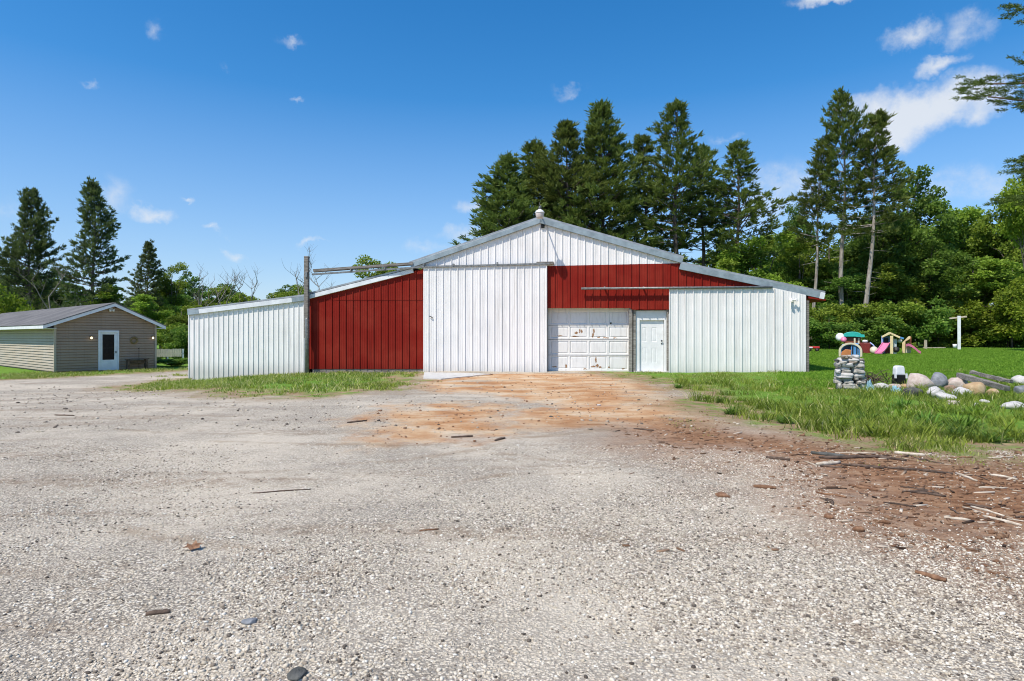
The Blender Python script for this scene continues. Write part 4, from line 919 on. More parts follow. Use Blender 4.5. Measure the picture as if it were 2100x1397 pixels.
# spruce standing just outside the right edge
SP = conifer(71, 15, .34, 2.35, bark='stickd', whorl=.72, per=7, sparse=.05, prof=.5, up=(-.12, .6), tuft=64, dn=17, sl=.10, sw=.0080, mat='spruce', stubs=False, along=.34, lift=.0, nm='spruce_tree', rad=.2, pf=lambda t: 1.0)
SP.location = (at(2302, 15), 15, 0); SP.rotation_euler.z = .5; SP['label'] = 'nearest spruce reaching its boughs in from the right picture edge'

# ------------------------------------------------------------------ stone pile, pillar, timbers
def rock_mesh(seed, d, sub=3, rough=.18, boxy=0):
    bm = bmesh.new(); bmesh.ops.create_icosphere(bm, subdivisions=sub, radius=1); off = Vector((seed*7.3, seed*1.9, seed*4.1)); rs = random.Random(seed)
    pl = [(Vector((rs.gauss(0, 1), rs.gauss(0, 1), rs.gauss(0, 1))).normalized(), rs.uniform(.62, .93)) for _ in range(13)]
    for v in bm.verts:
        p = v.co.normalized(); r_ = 1+rough*mnoise.noise(p*1.3+off)*1.5+rough*.4*mnoise.noise(p*4+off)
        q = p*r_
        if boxy: q = q*(1+.05*mnoise.noise(p*2.5+off))/((abs(p.x)**boxy+abs(p.y)**boxy+abs(p.z)**boxy)**(1/boxy))
        for nrm, k in (() if boxy else pl):
            dd = q.dot(nrm)-k
            if dd > 0: q -= nrm*dd*.85
        v.co = Vector((q.x*d[0]/2, q.y*d[1]/2, q.z*d[2]/2))
    me = bpy.data.meshes.new('rock'); bm.to_mesh(me); bm.free(); me.shade_smooth(); return me
def rock(px, base, w, h, mat, label, seed, dp=.8, Y=None, lift=0, rz=0, name='boulder', cat='boulder', group='boulders of the rock pile', tilt=0):
    X, Yg, z = ground_pt(px, base)
    if Y: X, Yg = at(px, Y), Y; z = gz(X, Y)+lift
    s = Yg/F; o = link(name, rock_mesh(seed, (w*s*1.12, w*s*dp*1.1, h*s*1.45)), M[mat])
    if Y: z = zat(base, Y)
    o.location = (X, Yg, z+h*s*.40); o.rotation_euler = (0, tilt, rz); return tag(o, label, cat, group)
for i, a in enumerate((
    (1884, 800, 48, 30, 'r_pink', 'big pale pinkish boulder left of the dark grey one'),
    (1924, 799, 40, 34, 'r_grey', 'big smooth dark grey boulder in the middle of the rock pile'),
    (1964, 799, 46, 22, 'r_pink', 'flat pinkish boulder under the upper ends of the timbers'),
    (1948, 806, 30, 18, 'r_brown', 'brown boulder below the flat pinkish one'),
    (1998, 812, 42, 28, 'r_tan', 'round tan boulder under the lower timber'),
    (1917, 816, 36, 22, 'r_white', 'white boulder in front of the dark grey one'),
    (1938, 822, 34, 16, 'r_white', 'low white stone at the front of the rock pile'),
    (1970, 815, 34, 20, 'r_white', 'light grey boulder left of the round tan one'),
    (2035, 812, 26, 14, 'r_tan', 'small yellowish stone right of the round tan boulder'),
    (1872, 812, 36, 16, 'r_dark', 'dark flat stone in front of the pinkish boulder'),
    (1806, 800, 34, 15, 'r_white', 'white stone right of the stone pillar'),
    (1835, 799, 30, 11, 'r_pink', 'low pinkish slab between white stone and big boulder'),
    (1856, 798, 26, 10, 'r_tan', 'low tan slab beside the big pinkish boulder'),
    (2094, 790, 36, 20, 'r_white', 'pale blocky stone at the picture edge behind the others'),
    (2096, 808, 32, 18, 'r_grey', 'grey stone at the right picture edge below the pale block'),
    (2080, 839, 48, 13, 'r_white', 'flat light grey stone lying alone in the grass at the right edge'),
    (1953, 830, 22, 9, 'r_pink', 'small tan-pink stone half sunk in grass before the pile'),
    (2000, 832, 16, 6, 'r_white', 'tiny pale stone in grass before the round tan boulder'),
    (2018, 826, 18, 7, 'r_white', 'tiny white stone in grass below the timbers'),
    (2022, 794, 26, 12, 'r_tan', 'tan stone pinned under the far end of the timbers'),
    (1700, 800, 12, 5, 'r_tan', 'small tan stone in grass left of the stone pillar'),
    (1708, 801, 9, 5, 'r_tan', 'smallest tan stone in grass at the foot of the stone pillar'),
    )): rock(*a, seed=100+i, rz=random.uniform(-.6, .6), tilt=random.uniform(-.15, .15))
def timber(name, p0, p1, wpx, Y0, Y1, mat, label):
    A = Vector((at(p0[0], Y0), Y0, zat(p0[1], Y0))); B = Vector((at(p1[0], Y1), Y1, zat(p1[1], Y1))); w = wpx/F*Y0
    m = MB(); n = 10; vs = []
    d = (B-A).normalized(); sx = d.cross(Vector((0, 0, 1))).normalized(); sy = sx.cross(d)
    for i in range(n+1):
        p = A.lerp(B, i/n)
        for a_, b_ in ((-1, -1), (1, -1), (1, 1), (-1, 1)): vs.append(p+sx*a_*w*.5+sy*b_*w*.42+Vector([random.uniform(-.012, .012) for _ in range(3)]))
    fs = [(i*4+k, i*4+(k+1) % 4, i*4+4+(k+1) % 4, i*4+4+k) for i in range(n) for k in range(4)]+[(3, 2, 1, 0), (n*4, n*4+1, n*4+2, n*4+3)]
    return tag(m.add(vs, fs).build(name, M[mat], None, bevel=.006), label, 'timber', 'weathered timbers on the rock pile')
timber('timber', (1966, 769), (2066, 797), 11, 16.3, 14.6, 'grey_wood_x', 'lower weathered grey timber sloping over the boulders'); timber('timber', (1992, 763), (2074, 783), 8, 17.4, 16.2, 'grey_wood_x', 'upper weathered timber lying behind the thicker one')
# dry stacked pillar: individual flat stones
YP = 15.6; rows = [
    (797, 786, [(1716, 1724), (1724, 1751), (1753, 1760), (1761, 1775)]), (786, 780, [(1713, 1727), (1728, 1746), (1752, 1760), (1762, 1773)]),
    (786-6.5, 774, [(1714, 1747), (1749, 1758), (1759, 1774)]), (774, 765, [(1713, 1746), (1748, 1770)]), (765, 758, [(1714, 1723), (1724, 1743), (1744, 1768)]),
    (758, 752, [(1722, 1742), (1744, 1766)]), (752, 745, [(1714, 1722), (1723, 1746), (1748, 1769)]), (746, 741, [(1719, 1736), (1737, 1756), (1757, 1766)]), (741, 735, [(1720, 1760)]), (735, 729, [(1724, 1736), (1738, 1748), (1750, 1762)])]
nth = ['bottom', 'second', 'third', 'fourth', 'fifth', 'sixth', 'seventh', 'eighth', 'ninth', 'top']; pos = {1: ['single'], 2: ['left', 'right'], 3: ['left', 'middle', 'right'], 4: ['far left', 'middle left', 'middle right', 'far right']}
zg = gz(at(1745, YP), YP)
for ri, (yb, yt, st) in enumerate(rows):
    for k, (a, b) in enumerate(st):
        s = YP/F; w, h_ = (b-a+1)*s*.88, (yb-yt+1)*s
        me = rock_mesh(300+ri*7+k, (w*1.08, random.uniform(.38, .5), h_*1.12), 3, .10, 5)
        o = link('flat_stone', me, M[random.choice(('r_flag', 'r_flag', 'r_flag2', 'r_white'))]); o.location = (at((a+b)/2, YP), YP+random.uniform(-.05, .06), zat((yb+yt)/2, YP)); o.rotation_euler = (random.uniform(-.05, .05), random.uniform(-.04, .04), random.uniform(-.15, .1)-.3)
        tag(o, f'{pos[len(st)][k]} flat stone in the {nth[ri]} course of the stacked stone pillar', 'stone', 'flat stones stacked in the pillar')
    if ri < 9:                            # fill stones inside the pillar
        for dx in (1731, 1755):
            o = link('flat_stone', rock_mesh(400+ri*3+dx, (26*YP/F, .4, (yb-yt+1.5)*YP/F*1.1), 2, .12, 5), M['r_flag2']); o.location = (at(dx, YP+.33), YP+.33, zat((yb+yt)/2, YP+.33)); tag(o, 'inner stone at the back of the stacked stone pillar', 'stone', 'stones at the back of the pillar')
X, Y, z = at(1711, YP-.05), YP-.05, zat(739, YP); o = link('flat_stone', rock_mesh(390, (.13, .2, .07)), M['r_dark']); o.location = (X+.06, Y, z); tag(o, 'dark stone chip jutting out left near the top of the pillar', 'stone', 'flat stones stacked in the pillar')
# white container on black base
X, Y, z = ground_pt(1843, 783); Y = 17.0; X = at(1843, Y); zb = zat(783, Y); s = Y/F
L = thing('container', 'white rounded plastic container on a black base beside the rock pile', 'container', (X, Y, gz(X, Y)), -.1); dz = zb-gz(X, Y)
w, h_ = 18*s, 19*s; P = [(-w*.5, 0), (w*.5, 0), (w*.47, h_*.7), (w*.40, h_*.93), (w*.2, h_), (-w*.2, h_), (-w*.40, h_*.93), (-w*.47, h_*.7)]
MB().prism([(x, y+14*s+dz) for x, y in P], -w*.4, w*.4).build('body', M['twhite'], L, bevel=.02)
MB().prism([(x, y) for x, y in ((-11*s, -.1), (11*s, -.1), (10*s, 14*s+dz-.002), (-9.5*s, 14*s+dz-.002))], -w*.45, w*.45).build('base', M['black'], L, bevel=.01)
for sx in (-1, 1): MB().box((sx*10.5*s, -.12, 12.5*s+dz), (.04, .05, .13)).build('clip', M['twhite'], L)
# crumpled blue tarp scraps
for px, py, wpx, lab in ((1778, 803, 40, 'crumpled pale blue tarp scrap at the foot of the stone pillar'), (1838, 806, 24, 'smaller blue tarp scrap in front of the low pink slab')):
    X, Y, z = ground_pt(px, py); w = wpx*Y/F; m = MB(); n = 13; V = []
    for j in range(7):
        for i in range(n): u, v = i/(n-1), j/6; V.append(((u-.5)*w, (v-.5)*w*.5, .02+.16*max(0, math.sin(math.pi*u)*math.sin(math.pi*v))*(.4+abs(mnoise.noise(Vector((u*5+px, v*5, 1))))*2.0)))
    m.add(V, [(j*n+i, j*n+i+1, j*n+n+i+1, j*n+n+i) for j in range(6) for i in range(n-1)]); o = m.build('tarp', M['tarp']); o.location = (X, Y, z+.01); tag(o, lab, 'tarp', 'blue tarp scraps')
# brush heap behind the white stone
X, Y, z = ground_pt(1806, 795); m = MB(); rs = random.Random(5)
for k in range(90):
    a = rs.uniform(0, 6.28); L_ = rs.uniform(.2, .7); p = Vector((rs.gauss(0, .28), rs.gauss(0, .2), rs.uniform(0, .28))); e = rs.uniform(-.2, .7)
    d = Vector((math.cos(a)*math.cos(e), math.sin(a)*math.cos(e), math.sin(e))); q = p+d*L_*.5+Vector((rs.uniform(-.06, .06), 0, .03)); m.tube([p, q, q+d*L_*.5+Vector((0, 0, -.05))], [.012, .009, .004], 4, False)
o = m.build('brush_heap', M['stickd'], None, True); o.location = (X, Y+.5, gz(X, Y+.5)); tag(o, 'heap of dry brown brushwood behind the white stone by the pillar', 'brushwood')
# T-shaped clothes post
Y = 41.5; X = at(1967, Y); z = gz(X, Y); zt_ = zat(648, Y)-z
L = thing('clothes_post', 'white T-shaped clothesline post standing on the lawn', 'post', (X, Y, z), -math.atan2(X, Y)); s = Y/F*.8
MB().box((0, 0, zt_/2-.1), (7*s, 7*s, zt_+.2), None, .01).build('post', M['trimw'], L, bevel=.015)
A = (-20*s, 0, zat(653, Y)-z); B = (16*s, .0, zat(649.5, Y)-z); MB().bar(A, B, .11, .10).build('crossbar', M['stick'], L)
# ------------------------------------------------------------------ play sets
def toy(name, label, px, Y):
    global s
    X = at(px, Y); al = math.atan2(X, Y); s = Y/F*math.cos(al); return thing(name, label, 'toy', (X, Y, gz(X, Y)), -al)
def arch(m, w, h, y0, y1, th, n=14, frac=1.0):
    P = [(-w/2, 0)]+[(w/2*-math.cos(math.pi*k/n), h*.45+h*.55*math.sin(math.pi*k/n)) for k in range(n+1)]+[(w/2, 0)]
    Q = [(x*(1-2*th/w), z*(1-th/h) if z > 0 else 0) for x, z in P]; k = len(P)
    vs = [(x, y0, z) for x, z in P]+[(x, y0, z) for x, z in Q]+[(x, y1, z) for x, z in P]+[(x, y1, z) for x, z in Q]
    fs = []
    for i in range(k-1): fs += [(i, i+1, k+i+1, k+i), (2*k+i, 3*k+i, 3*k+i+1, 2*k+i+1), (i, 2*k+i, 2*k+i+1, i+1), (k+i, k+i+1, 3*k+i+1, 3*k+i)]
    fs += [(0, k, 3*k, 2*k), (k-1, 3*k-1, 4*k-1, 2*k-1)]
    return m.add(vs, fs)
YT = 36.0; s = YT/F
# blue climber dome behind the pillar
Y = 33.5; s = Y/F; L = toy('toy_climber', 'blue plastic toy climber with orange tray behind the stone pillar', 1744, Y); w = 46*s; zb = zat(735, Y)-L.location.z; h_ = zat(703, Y)-L.location.z
m = MB(); arch(m, w, h_, -.45, .45, .12); m.build('shell', M['tblue'], L, bevel=.02)
m = MB(); arch(m, w*1.04, h_*1.01, -.50, -.455, .10); o = m.build('rim', M['tcream'], L, bevel=.01)
m = MB(); m.box((w*.19, -.40, h_*.5), (w*.34, .06, h_*.95)); m.build('side_panel', M['tblue'], L, bevel=.02)
m = MB(); m.box((w*.10, -.44, h_*.5), (.06, .04, h_*.6)); m.box((w*.28, -.44, h_*.45), (.05, .04, h_*.55)); m.build('slot', M['black'], L)
m = MB(); m.prism([(-w*.42, h_*.10), (w*.02, h_*.10), (w*.05, h_*.5), (-w*.22, h_*.55), (-w*.40, h_*.34)], -.46, .1); m.build('tray', M['torange'], L, bevel=.02)
MB().box((-.02, .2, h_*.55), (w*.7, .05, h_*.7)).build('back_panel', M['tlav'], L)
# toy house with turquoise roof
Y = 37.5; s = Y/F; L = toy('toy_playhouse', 'dark red toy playhouse with turquoise domed roof', 1748, Y); gz_ = L.location.z
w = 40*s; m = MB(); m.box((0, 0, (zat(691, Y)-gz_)/2), (w*.86, .9, zat(691, Y)-gz_)); m.build('body', M['tbrown'], L, bevel=.03)
m = MB(); n = 16; zr = zat(691, Y)-gz_; rh = 12*s
P = [(-w*.5, zr)]+[(-w*.5*math.cos(math.pi*k/n), zr+rh*math.sin(math.pi*k/n)**.8) for k in range(1, n)]+[(w*.5, zr)]; m.prism(P, -.62, .62); m.build('roof', M['turq'], L, bevel=.03)
m = MB(); m.prism([(w*.18, zr-.0), (w*.62, zr-.02), (w*.60, zr+.14), (w*.3, zr+.16)], -.7, -.63); m.build('eave', M['turq'], L)
m = MB(); m.lathe((-w*.62, -.5, zr-.02), [(0, -.14), (.22, -.14), (.26, 0), (.22, .14), (0, .14)], 18, Matrix.Rotation(R(90), 3, 'X')); m.build('dormer', M['twhite'], L, True)
m = MB(); m.lathe((-w*.44, -.72, zr-.16), [(0, -.05), (.15, -.05), (.17, 0), (.15, .05), (0, .05)], 16, Matrix.Rotation(R(90), 3, 'X')); m.build('porthole', M['tpink'], L, True)
m = MB()
for dx in (.12, .32): m.box((w*dx, -.5, zr-.25), (.10, .12, .38))
m.build('post', M['tcream'], L, bevel=.02)
# dark red climbing wall
Y = 36.5; s = Y/F; L = toy('climbing_wall', 'dark red slanted toy climbing wall with a pale handrail', 1776, Y); gz_ = L.location.z; h_ = zat(703, Y)-gz_
m = MB(); m.prism([(-14*s, h_), (-5*s, h_), (6*s, 0), (-4*s, 0)], -.5, -.42); m.build('ramp', M['torange'], L, bevel=.015).data.materials[0] = M['tmar']
m = MB(); m.prism([(-13*s, h_*.98), (9*s, h_), (12*s, h_*.4), (11*s, 0), (-10*s, 0)], -.38, .3); m.build('body', M['tmar'], L, bevel=.03)
m = MB(); m.tube([(8*s, -.5, h_*1.02), (14*s, -.55, h_*.82), (22*s, -.6, h_*.38)], .035, 8); m.tube([(22*s, -.6, h_*.38), (22*s, -.6, 0)], .03, 8); m.build('handrail', M['tlav'], L, True)
m = MB(); m.lathe((-2*s, -.2, h_), [(0, 0), (.12, .01), (.16, .10), (.1, .16), (0, .17)], 14); m.build('wheel', M['twhite'], L, True)
m = MB(); m.lathe((16*s, -.65, .22), [(0, -.08), (.18, -.08), (.22, 0), (.18, .08), (0, .08)], 16, Matrix.Rotation(R(90), 3, 'X')); m.build('seat', M['tcream'], L, True)
# yellow roofed playhouse with pink slide
def slide_mesh(pts, w, m, wall=.07):
    n = len(pts); V = []
    for (x, y, z), nx_, ny_ in pts:
        for a, b in ((-w/2-.02, wall), (-w/2+.02, wall), (-w/2+.03, .02), (w/2-.03, .02), (w/2-.02, wall), (w/2+.02, wall), (w/2, -.04), (-w/2, -.04)): V.append((x+nx_*a, y+ny_*a, z+b))
    k = 8; return m.add(V, [(i*k+j, i*k+(j+1) % k, (i+1)*k+(j+1) % k, (i+1)*k+j) for i in range(n-1) for j in range(k)]+[tuple(range(k)), tuple(range((n-1)*k, n*k))[::-1]])
Y = 36.0; s = Y/F; L = toy('toy_playhouse', 'toy playhouse with yellow gable roof, blue wall and pink slide', 1826, Y); gz_ = L.location.z; ht = zat(682, Y)-gz_; he = zat(689, Y)-gz_
m = MB(); P = [(-18*s, he-.02), (-4*s, ht), (0, ht+.01), (20*s, he-.05), (19*s, he-.16), (0, ht-.10), (-17*s, he-.12)]; m.prism(P, -.55, .45); m.build('roof', M['tyel'], L, bevel=.015)
MB().box((2.5*s, -.45, he/2), (6.5*s, .16, he)).build('post', M['tyel'], L, bevel=.02)
MB().box((-17*s, -.42, he/2+.05), (3*s, .12, he-.1)).build('post', M['tlav'], L, bevel=.02)
m = MB(); m.box((-8*s, .05, he*.5), (17*s, .08, he)); m.build('back_wall', M['tblue'], L, bevel=.01)
MB().box((-9*s, -.0, he*.72), (9*s, .04, .34)).build('window', M['black'], L)
MB().box((-8*s, -.1, .36), (15*s, .5, .10)).build('platform', M['tbrown'], L)
MB().box((-6*s, -.22, .18), (9*s, .05, .34)).build('front_panel', M['tmar'], L)
m = MB(); m.box((9*s, -.2, he*.42), (8*s, .1, he*.84)); m.build('side_panel', M['tgrey'], L, bevel=.02)
MB().lathe((12*s, -.27, .28), [(0, 0), (.15, 0), (.17, .03), (.15, .05), (0, .05)], 16, Matrix.Rotation(R(90), 3, 'X')).build('wheel', M['black'], L, True)
pts = [((-6*s, -.2, .66), 1, 0), ((-9*s, -.45, .62), 1, .1), ((-15*s, -.85, .36), 1, .2), ((-21*s, -1.2, .14), 1, .25), ((-24*s, -1.4, .09), 1, .25)]
slide_mesh(pts, .36, m := MB()); m.build('slide', M['tpink'], L)
MB().lathe((19*s, -.1, he*.72), [(0, -.1), (.10, -.08), (.13, 0), (.10, .08), (0, .1)], 14).build('globe', M['tcream'], L, True)
MB().bar((14*s, -.1, he*.95), (27*s, -.05, he*.86), .06, .09).build('beam', M['tblue'], L)
Y = 36.4; s = Y/F; L = toy('toy_slide', 'pink toy slide with a yellow frame, rightmost of the play sets', 1866, Y); gz_ = L.location.z; ht = zat(690, Y)-gz_
m = MB(); m.prism([(-16*s, ht*.62), (-3*s, ht), (1*s, ht), (1*s, ht-.14), (-9*s, ht*.70), (-10*s, 0), (-16*s, 0)], -.35, -.2); m.build('frame', M['tyel'], L, bevel=.02)
m = MB(); m.box((1.2*s, -.1, ht*.68), (3.2*s, .1, ht*.62)); m.build('post', M['torange'], L, bevel=.01)
MB().box((-6*s, -.05, .25), (16*s, .3, .4)).build('base', M['tcream'], L, bevel=.03)
pts = [((-8*s, -.42, .48), 0, 1), ((-3*s, -.42, .52), 0, 1), ((3*s, -.44, .46), 0, 1), ((11*s, -.46, .30), 0, 1), ((18*s, -.48, .12), 0, 1), ((22*s, -.5, .07), 0, 1)]
slide_mesh(pts, .38, m := MB(), .10); m.build('slide', M['tpink'], L)
# red wagon in the shade by the barn corner
Y = 38.5; s = Y/F; L = toy('toy_wagon', 'low red and white toy wagon in the shade by the barn corner', 1668, Y)
MB().box((0, 0, .27), (26*s, .4, .12)).build('tray', M['tred'], L, bevel=.02); MB().box((-6*s, -.21, .27), (9*s, .02, .08)).build('stripe', M['twhite'], L)
for dx in (-8, 8):
    for dy in (-.18, .18): MB().lathe((dx*s, dy, .12), [(0, -.03), (.12, -.03), (.12, .03), (0, .03)], 14, Matrix.Rotation(R(90), 3, 'X')).build('wheel', M['black'], L, True)
for px, py, wpx, lab in ((1925, 718.5, 26, 'long pale board lying at the lawn edge left of the T-shaped post'), (1902, 719, 16, 'short pale board lying right of the pink slide')):
    Y = 44; X = at(px, Y); o = MB().box((0, 0, .06), (wpx*Y/F, .16, .07)).build('board', M['stick']); o.location = (X, Y, gz(X, Y)+.02); o.rotation_euler.z = .05; tag(o, lab, 'board', 'boards at the lawn edge')
Y = 43; X = at(1898, Y); o = MB().box((0, 0, .3), (.14, .12, .7), None, .01).build('stake', M['stick']); o.location = (X, Y, gz(X, Y)); tag(o, 'short pale stake at the lawn edge right of the pink slide', 'stake')
Y = 42.5; X = at(1958, Y); o = MB().lathe((0, 0, 0), [(0, 0), (.10, 0), (.13, .28), (.12, .28), (.09, .03), (0, .03)], 14).build('bucket', M['twhite'], None, True); o.location = (X, Y, gz(X, Y)+.1); tag(o, 'small white bucket on the lawn at the foot of the T-shaped post', 'bucket')

# ------------------------------------------------------------------ sticks, bark and odd stones on the ground
def stick(p0, p1, r_, mat, label, name='stick', cat='stick', flat=1.0, wob=.03):
    A = Vector(ground_pt(*p0)); B = Vector(ground_pt(*p1)); n = 7; L_ = (B-A).length; pts = []
    for i in range(n):
        p = A.lerp(B, i/(n-1)); p = p+Vector((random.uniform(-1, 1), random.uniform(-1, 1), 0))*wob*L_*.6; p.z = gz(p.x, p.y)+r_*.7*flat; pts.append(p)
    m = MB(); m.tube(pts, [r_*(.7+.5*math.sin(math.pi*(i+.6)/n))*random.uniform(.8, 1.15) for i in range(n)], 6)
    if flat < 1: m.v = [(x, y, gz(x, y)+.012+(z-gz(x, y)-r_*.7*flat)*flat) for x, y, z in m.v]
    return tag(m.build(name, M[mat], None, True), label, cat, 'sticks and bark on the brown dirt')
stick((1665, 930), (1738, 938), .05, 'r_dark', 'broad dark bark slab topping the debris line on the brown dirt', 'bark_slab', 'bark', .45, .01)
stick((1680, 940), (1815, 939), .022, 'stickd', 'long dark stick directly in front of the broad bark slab')
stick((1790, 938), (1860, 946), .016, 'stickd', 'dark stick continuing right of the long one by the bark slab')
stick((1676, 955), (1722, 951), .022, 'stick', 'short pale peeled stick in front of the bark slab')
stick((1835, 931), (1896, 936), .02, 'stick', 'pale peeled stick farthest back on the brown dirt')
stick((1726, 954), (1812, 962), .016, 'stickd', 'wavy dark stick right of the short pale peeled one')
stick((1812, 960), (1955, 973), .014, 'stickd', 'longest thin dark stick across the middle of the brown dirt')
stick((1960, 972), (2003, 988), .013, 'stick', 'bright white twig right of the longest dark stick')
stick((1545, 999), (1592, 1003), .028, 'barkbr', 'thick rusty brown bark piece on the edge of the gravel', 'bark_piece', 'bark', .6, .01)
stick((1936, 1063), (1990, 1069), .011, 'stick', 'straight white twig low on the brown dirt')
stick((1990, 1040), (2060, 1060), .009, 'stick', 'curved pale twig above the long one near the right edge')
stick((2015, 1060), (2096, 1080), .012, 'stick', 'long pale twig nearest the right picture edge')
stick((1878, 1176), (1940, 1194), .022, 'barkbr', 'brown bark strip alone on pale gravel at lower right', 'bark_piece', 'bark', .6, .01)
stick((1740, 996), (1800, 1008), .012, 'barkbr', 'thin brown twig on the left part of the brown dirt')
stick((1870, 1010), (1940, 1020), .012, 'stickd', 'dark twig below the longest stick on the brown dirt')
stick((1572, 940), (1620, 945), .018, 'stickd', 'dark twig at the left tip of the brown dirt')
stick((1300, 880), (1340, 884), .012, 'stickd', 'dark twig where sand meets brown dirt')
stick((712, 868), (752, 864), .014, 'stickd', 'single dark stick on pale gravel left of the sand')
stick((925, 898), (970, 896), .016, 'stickd', 'dark stick just in front of the sandy patch')
stick((1015, 905), (1035, 900), .016, 'stickd', 'short dark stick right in front of the sandy patch')
stick((112, 852), (152, 853), .012, 'stickd', 'short dark twig on gravel at far left')
stick((300, 1262), (350, 1256), .011, 'stickd', 'dark twig on coarse gravel at lower left')
stick((520, 1012), (640, 1004), .006, 'stickd', 'very thin twig on gravel left of centre')
stick((860, 1090), (900, 1086), .006, 'barkbr', 'thin brown twig on gravel near the centre')
stick((960, 772), (1010, 769), .03, 'barkbr', 'brown plank scrap lying on the concrete slab', 'board', 'board', .5, .01)
rs = random.Random(77)
for k in range(30):
    px, py = rs.uniform(1640, 2090), rs.uniform(926, 1075)
    if py > 985+(px-1640)*.2: py -= 40
    l_ = rs.uniform(22, 90)*(1 if k % 3 else .7); o = stick((px, py), (px+l_, py+rs.uniform(-3, 14)), rs.uniform(.005, .012), ('stickd', 'stickd', 'barkbr', 'stick')[k % 4], 'thin broken twig lying among the wood chips on the brown dirt', 'twig', wob=.12); o['group'] = 'small twigs among the wood chips'
for px, py, w, lab in ((1480, 1018, 34, 'curled brown bark scrap on gravel left of the brown dirt'), (1760, 1088, 30, 'flat brown bark scrap on gravel below the brown dirt'), (1700, 1062, 26, 'small brown bark scrap on the gravel edge of the brown dirt')):
    X, Y, z = ground_pt(px, py); o = link('bark_piece', rock_mesh(px, (w*Y/F, w*Y/F*.8, .05), 2, .3), M['barkbr']); o.location = (X, Y, z+.01); tag(o, lab, 'bark', 'sticks and bark on the brown dirt')
for px, py, w, mt, lab in ((513, 1277, 32, 'r_grey', 'flat dark slate piece on gravel at lower left'), (608, 1388, 44, 'r_dark', 'dark stone at the bottom edge of the picture'), (1228, 832, 10, 'r_white', 'pale fist-sized stone on the sandy patch'), (1130, 855, 9, 'r_dark', 'dark small stone on the sandy patch')):
    X, Y, z = ground_pt(px, py); s = Y/F; o = link('stone', rock_mesh(px, (w*s, w*s*.9, w*s*.42), 3, .2), M[mt]); o.location = (X, Y, z+w*s*.10); o.rotation_euler.z = .4; tag(o, lab, 'stone', 'loose stones on the yard')
X, Y, z = ground_pt(395, 1128); s = Y/F; m = MB(); P = [(-.5, -.1), (-.2, -.12), (0, -.35), (.15, -.15), (.45, -.2), (.38, .05), (.5, .25), (.2, .2), (.05, .45), (-.12, .2), (-.4, .28), (-.3, .05)]; w = 36*s
m.add([(x*w, y*w*1.2, .006+.014*abs(math.sin(x*4+y*3))) for x, y in P]+[(0, 0, .018)], [(i, (i+1) % 12, 12) for i in range(12)]); o = m.build('dead_leaf', M['barkbr']); o.location = (X, Y, z+.012); o.rotation_euler = (R(16), 0, .2); tag(o, 'single curled brown leaf on the open gravel', 'leaf')
# chips of wood over the brown soil
n = 8000; yy = RNG.uniform(4.0, 10.5, n); xx = RNG.uniform(.15, 1.0, n)*yy; gr, sa, mu = zones(xx, yy); k = (RNG.uniform(0, 1, n) < np.clip(mu*.4+.34, .03, 1)) & (gr < .25); xx, yy = xx[k], yy[k]; n = len(xx)
an = RNG.normal(.25, .6, n); ln = np.clip(RNG.lognormal(math.log(.015), .6, n), .005, .10); wd = np.clip(ln*RNG.uniform(.1, .45, n), .002, .010)
bx = np.array([(x, y, z) for x in (-1, 1) for y in (-1, 1) for z in (-1, 1)], float); P = bx[None]*np.stack([ln, wd, wd*.5], 1)[:, None]
P[..., 2] += P[..., 0]*RNG.uniform(-.12, .2, n)[:, None]; ca, sn_ = np.cos(an)[:, None], np.sin(an)[:, None]
P = np.stack([P[..., 0]*ca-P[..., 1]*sn_, P[..., 0]*sn_+P[..., 1]*ca, P[..., 2]], -1)+np.stack([xx, yy, hz(xx, yy)+wd*.6], 1)[:, None]
bf = np.array([(0, 1, 3, 2), (4, 6, 7, 5), (0, 4, 5, 1), (2, 3, 7, 6), (0, 2, 6, 4), (1, 5, 7, 3)])
t = NT('wood_chip_mix'); M['chips'] = t.done(t.ramp(t.attr('tint'), [(0, (.04, .025, .018)), (.25, (.13, .07, .04)), (.6, (.27, .16, .095)), (.8, (.40, .30, .21)), (1, (.66, .57, .46))]), .9, None, .2)
o = link('wood_chips', raw_mesh('wood_chips', P.reshape(-1, 3), (bf[None]+(np.arange(n)*8)[:, None, None]).reshape(-1, 4), np.repeat(RNG.uniform(0, 1, n), 8)), M['chips']); o['kind'] = 'stuff'; o['label'] = 'scattered wood chips and bark bits on the red-brown dirt'; o['category'] = 'debris'

# ------------------------------------------------------------------ sky, sun, camera
SD = Vector((-1.0, -1.0, 2.2)).normalized(); el = math.asin(SD.z); az = math.atan2(SD.x, SD.y)
wd_ = bpy.data.worlds.new('World'); scn.world = wd_; wd_.use_nodes = True; nt = wd_.node_tree; nt.nodes.clear()
class WT(NT):
    def __init__(s, t): s.t = t; s.n = t.nodes
t = WT(nt)
sky = t.add('ShaderNodeTexSky', sky_type='NISHITA', sun_disc=False, sun_elevation=el, sun_rotation=az, altitude=200, air_density=1.0, dust_density=.35, ozone_density=2.2)
dirv = t.co('Generated')
n1 = t.noise(dirv, 9, 7, .62, 'Color'); wv = t.add('ShaderNodeVectorMath', {0: n1, 1: (.5, .5, .5)}, operation='SUBTRACT').outputs[0]
wv = t.add('ShaderNodeVectorMath', {0: wv, 'Scale': .10}, operation='SCALE').outputs[0]; dv = t.add('ShaderNodeVectorMath', {0: dirv, 1: wv}, operation='ADD').outputs[0]
dens = None
cn = t.noise(dirv, 15, 8, .62)
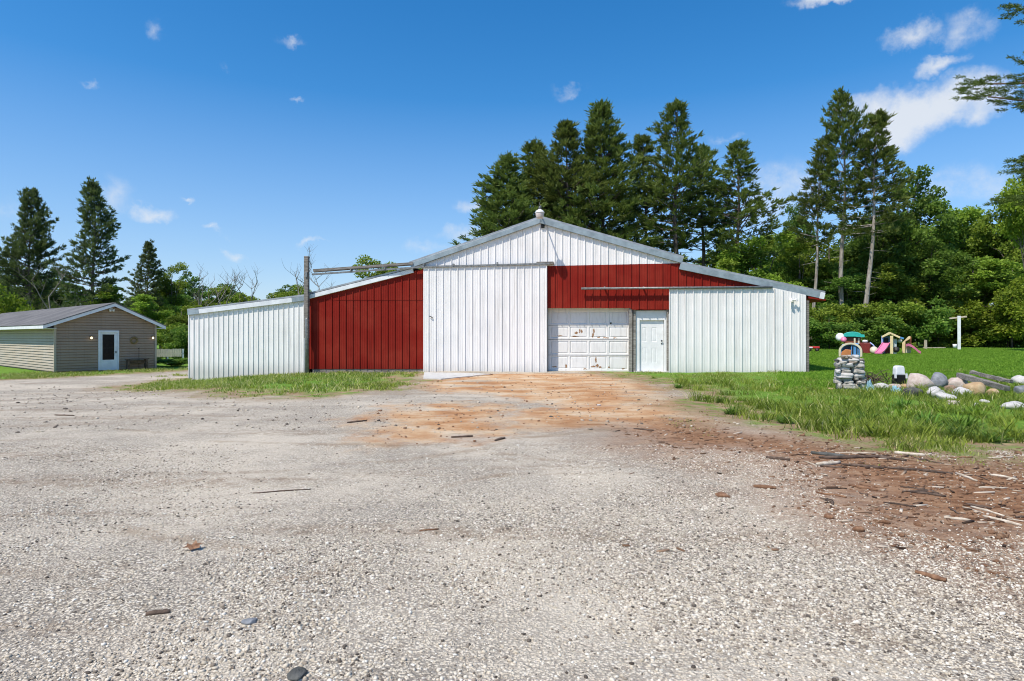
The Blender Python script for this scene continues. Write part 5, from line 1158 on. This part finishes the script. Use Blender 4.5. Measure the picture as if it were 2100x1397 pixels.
for px, py, rx, ry, st in ((1895, 225, 115, 48, 1.9), (1850, 262, 70, 36, 1.3), (1800, 215, 60, 36, 1.2), (1690, 6, 70, 14, 1), (1866, 82, 36, 20, 1), (1965, 62, 58, 26, .8), (1926, 128, 34, 14, 1), (1600, 415, 85, 60, .55), (300, 62, 20, 24, .6), (600, 85, 22, 10, .6),
                       (330, 438, 40, 16, 1), (450, 460, 18, 8, .9), (480, 512, 18, 14, .8), (1170, 186, 34, 8, .5), (970, 418, 24, 20, .8), (400, 412, 12, 6, .8), (970, 483, 60, 16, .6), (235, 398, 50, 34, .4), (630, 507, 30, 6, .7),
                       (462, 125, 20, 9, .55), (615, 208, 18, 6, .6), (190, 167, 16, 6, .5), (1960, 395, 90, 40, .5), (880, 510, 60, 16, .5), (1480, 300, 30, 12, .6), (40, 430, 70, 30, .3)):
    d = Vector(((px-CX)/F, 1, (HY-py)/F)); sc_ = 1/d.length; d.normalize()
    mp = t.add('ShaderNodeMapping', {'Vector': dv, 'Location': d, 'Rotation': (0, 0, -math.atan2(d.x, d.y)), 'Scale': (rx/F*sc_*1.5, .3, ry/F*sc_*1.5)}, vector_type='TEXTURE').outputs[0]
    ln_ = t.add('ShaderNodeVectorMath', {0: mp}, operation='LENGTH').outputs['Value']; v = t.math('MULTIPLY', t.math('SUBTRACT', 1.0, ln_), st)
    dens = v if dens is None else t.math('MAXIMUM', dens, v)
dn = t.math('ADD', dens, t.math('MULTIPLY', t.math('SUBTRACT', cn, .5), 2.2))
fac = t.math('MULTIPLY', t.math('MULTIPLY', t.rng(dn, .05, 1.35), t.rng(dens, .0, .35)), .85)
base = t.add('ShaderNodeHueSaturation', {'Hue': .5, 'Saturation': 1.40, 'Value': 1.78, 'Color': sky.outputs[0]}).outputs[0]
sz = t.add('ShaderNodeSeparateXYZ', {0: dirv}).outputs[2]
base = t.mix(t.rng(sz, .36, -.02, 0, .72, False), base, (4.0, 5.25, 8.0))
colr = t.mix(fac, base, (8.3, 8.6, 9.0))
bg = t.add('ShaderNodeBackground', {'Color': colr, 'Strength': .1}); ow = nt.nodes.new('ShaderNodeOutputWorld'); nt.links.new(bg.outputs[0], ow.inputs[0])
sun = bpy.data.lights.new('sun', 'SUN'); sun.energy = 5.0; sun.angle = R(.5); sun.color = (1, .93, .82)
so = bpy.data.objects.new('sun', sun); COL.objects.link(so); so.rotation_euler = (-SD).to_track_quat('-Z', 'Y').to_euler()
cam = bpy.data.cameras.new('camera'); co = bpy.data.objects.new('camera', cam); COL.objects.link(co); scn.camera = co
co.location = (0, 0, CAMH); co.rotation_euler = (R(90), 0, 0); cam.sensor_width = 36; cam.lens = F/2100*36
cam.shift_y = -(698.5-HY)/2100; cam.clip_start = .1; cam.clip_end = 3000
scn.view_settings.view_transform = 'Standard'; scn.view_settings.look = 'None'; scn.view_settings.exposure = 0
scn.cycles.max_bounces = 5; scn.cycles.diffuse_bounces = 3; scn.cycles.transmission_bounces = 2; scn.cycles.glossy_bounces = 2; scn.cycles.use_denoising = True; scn.cycles.filter_width = 1.05
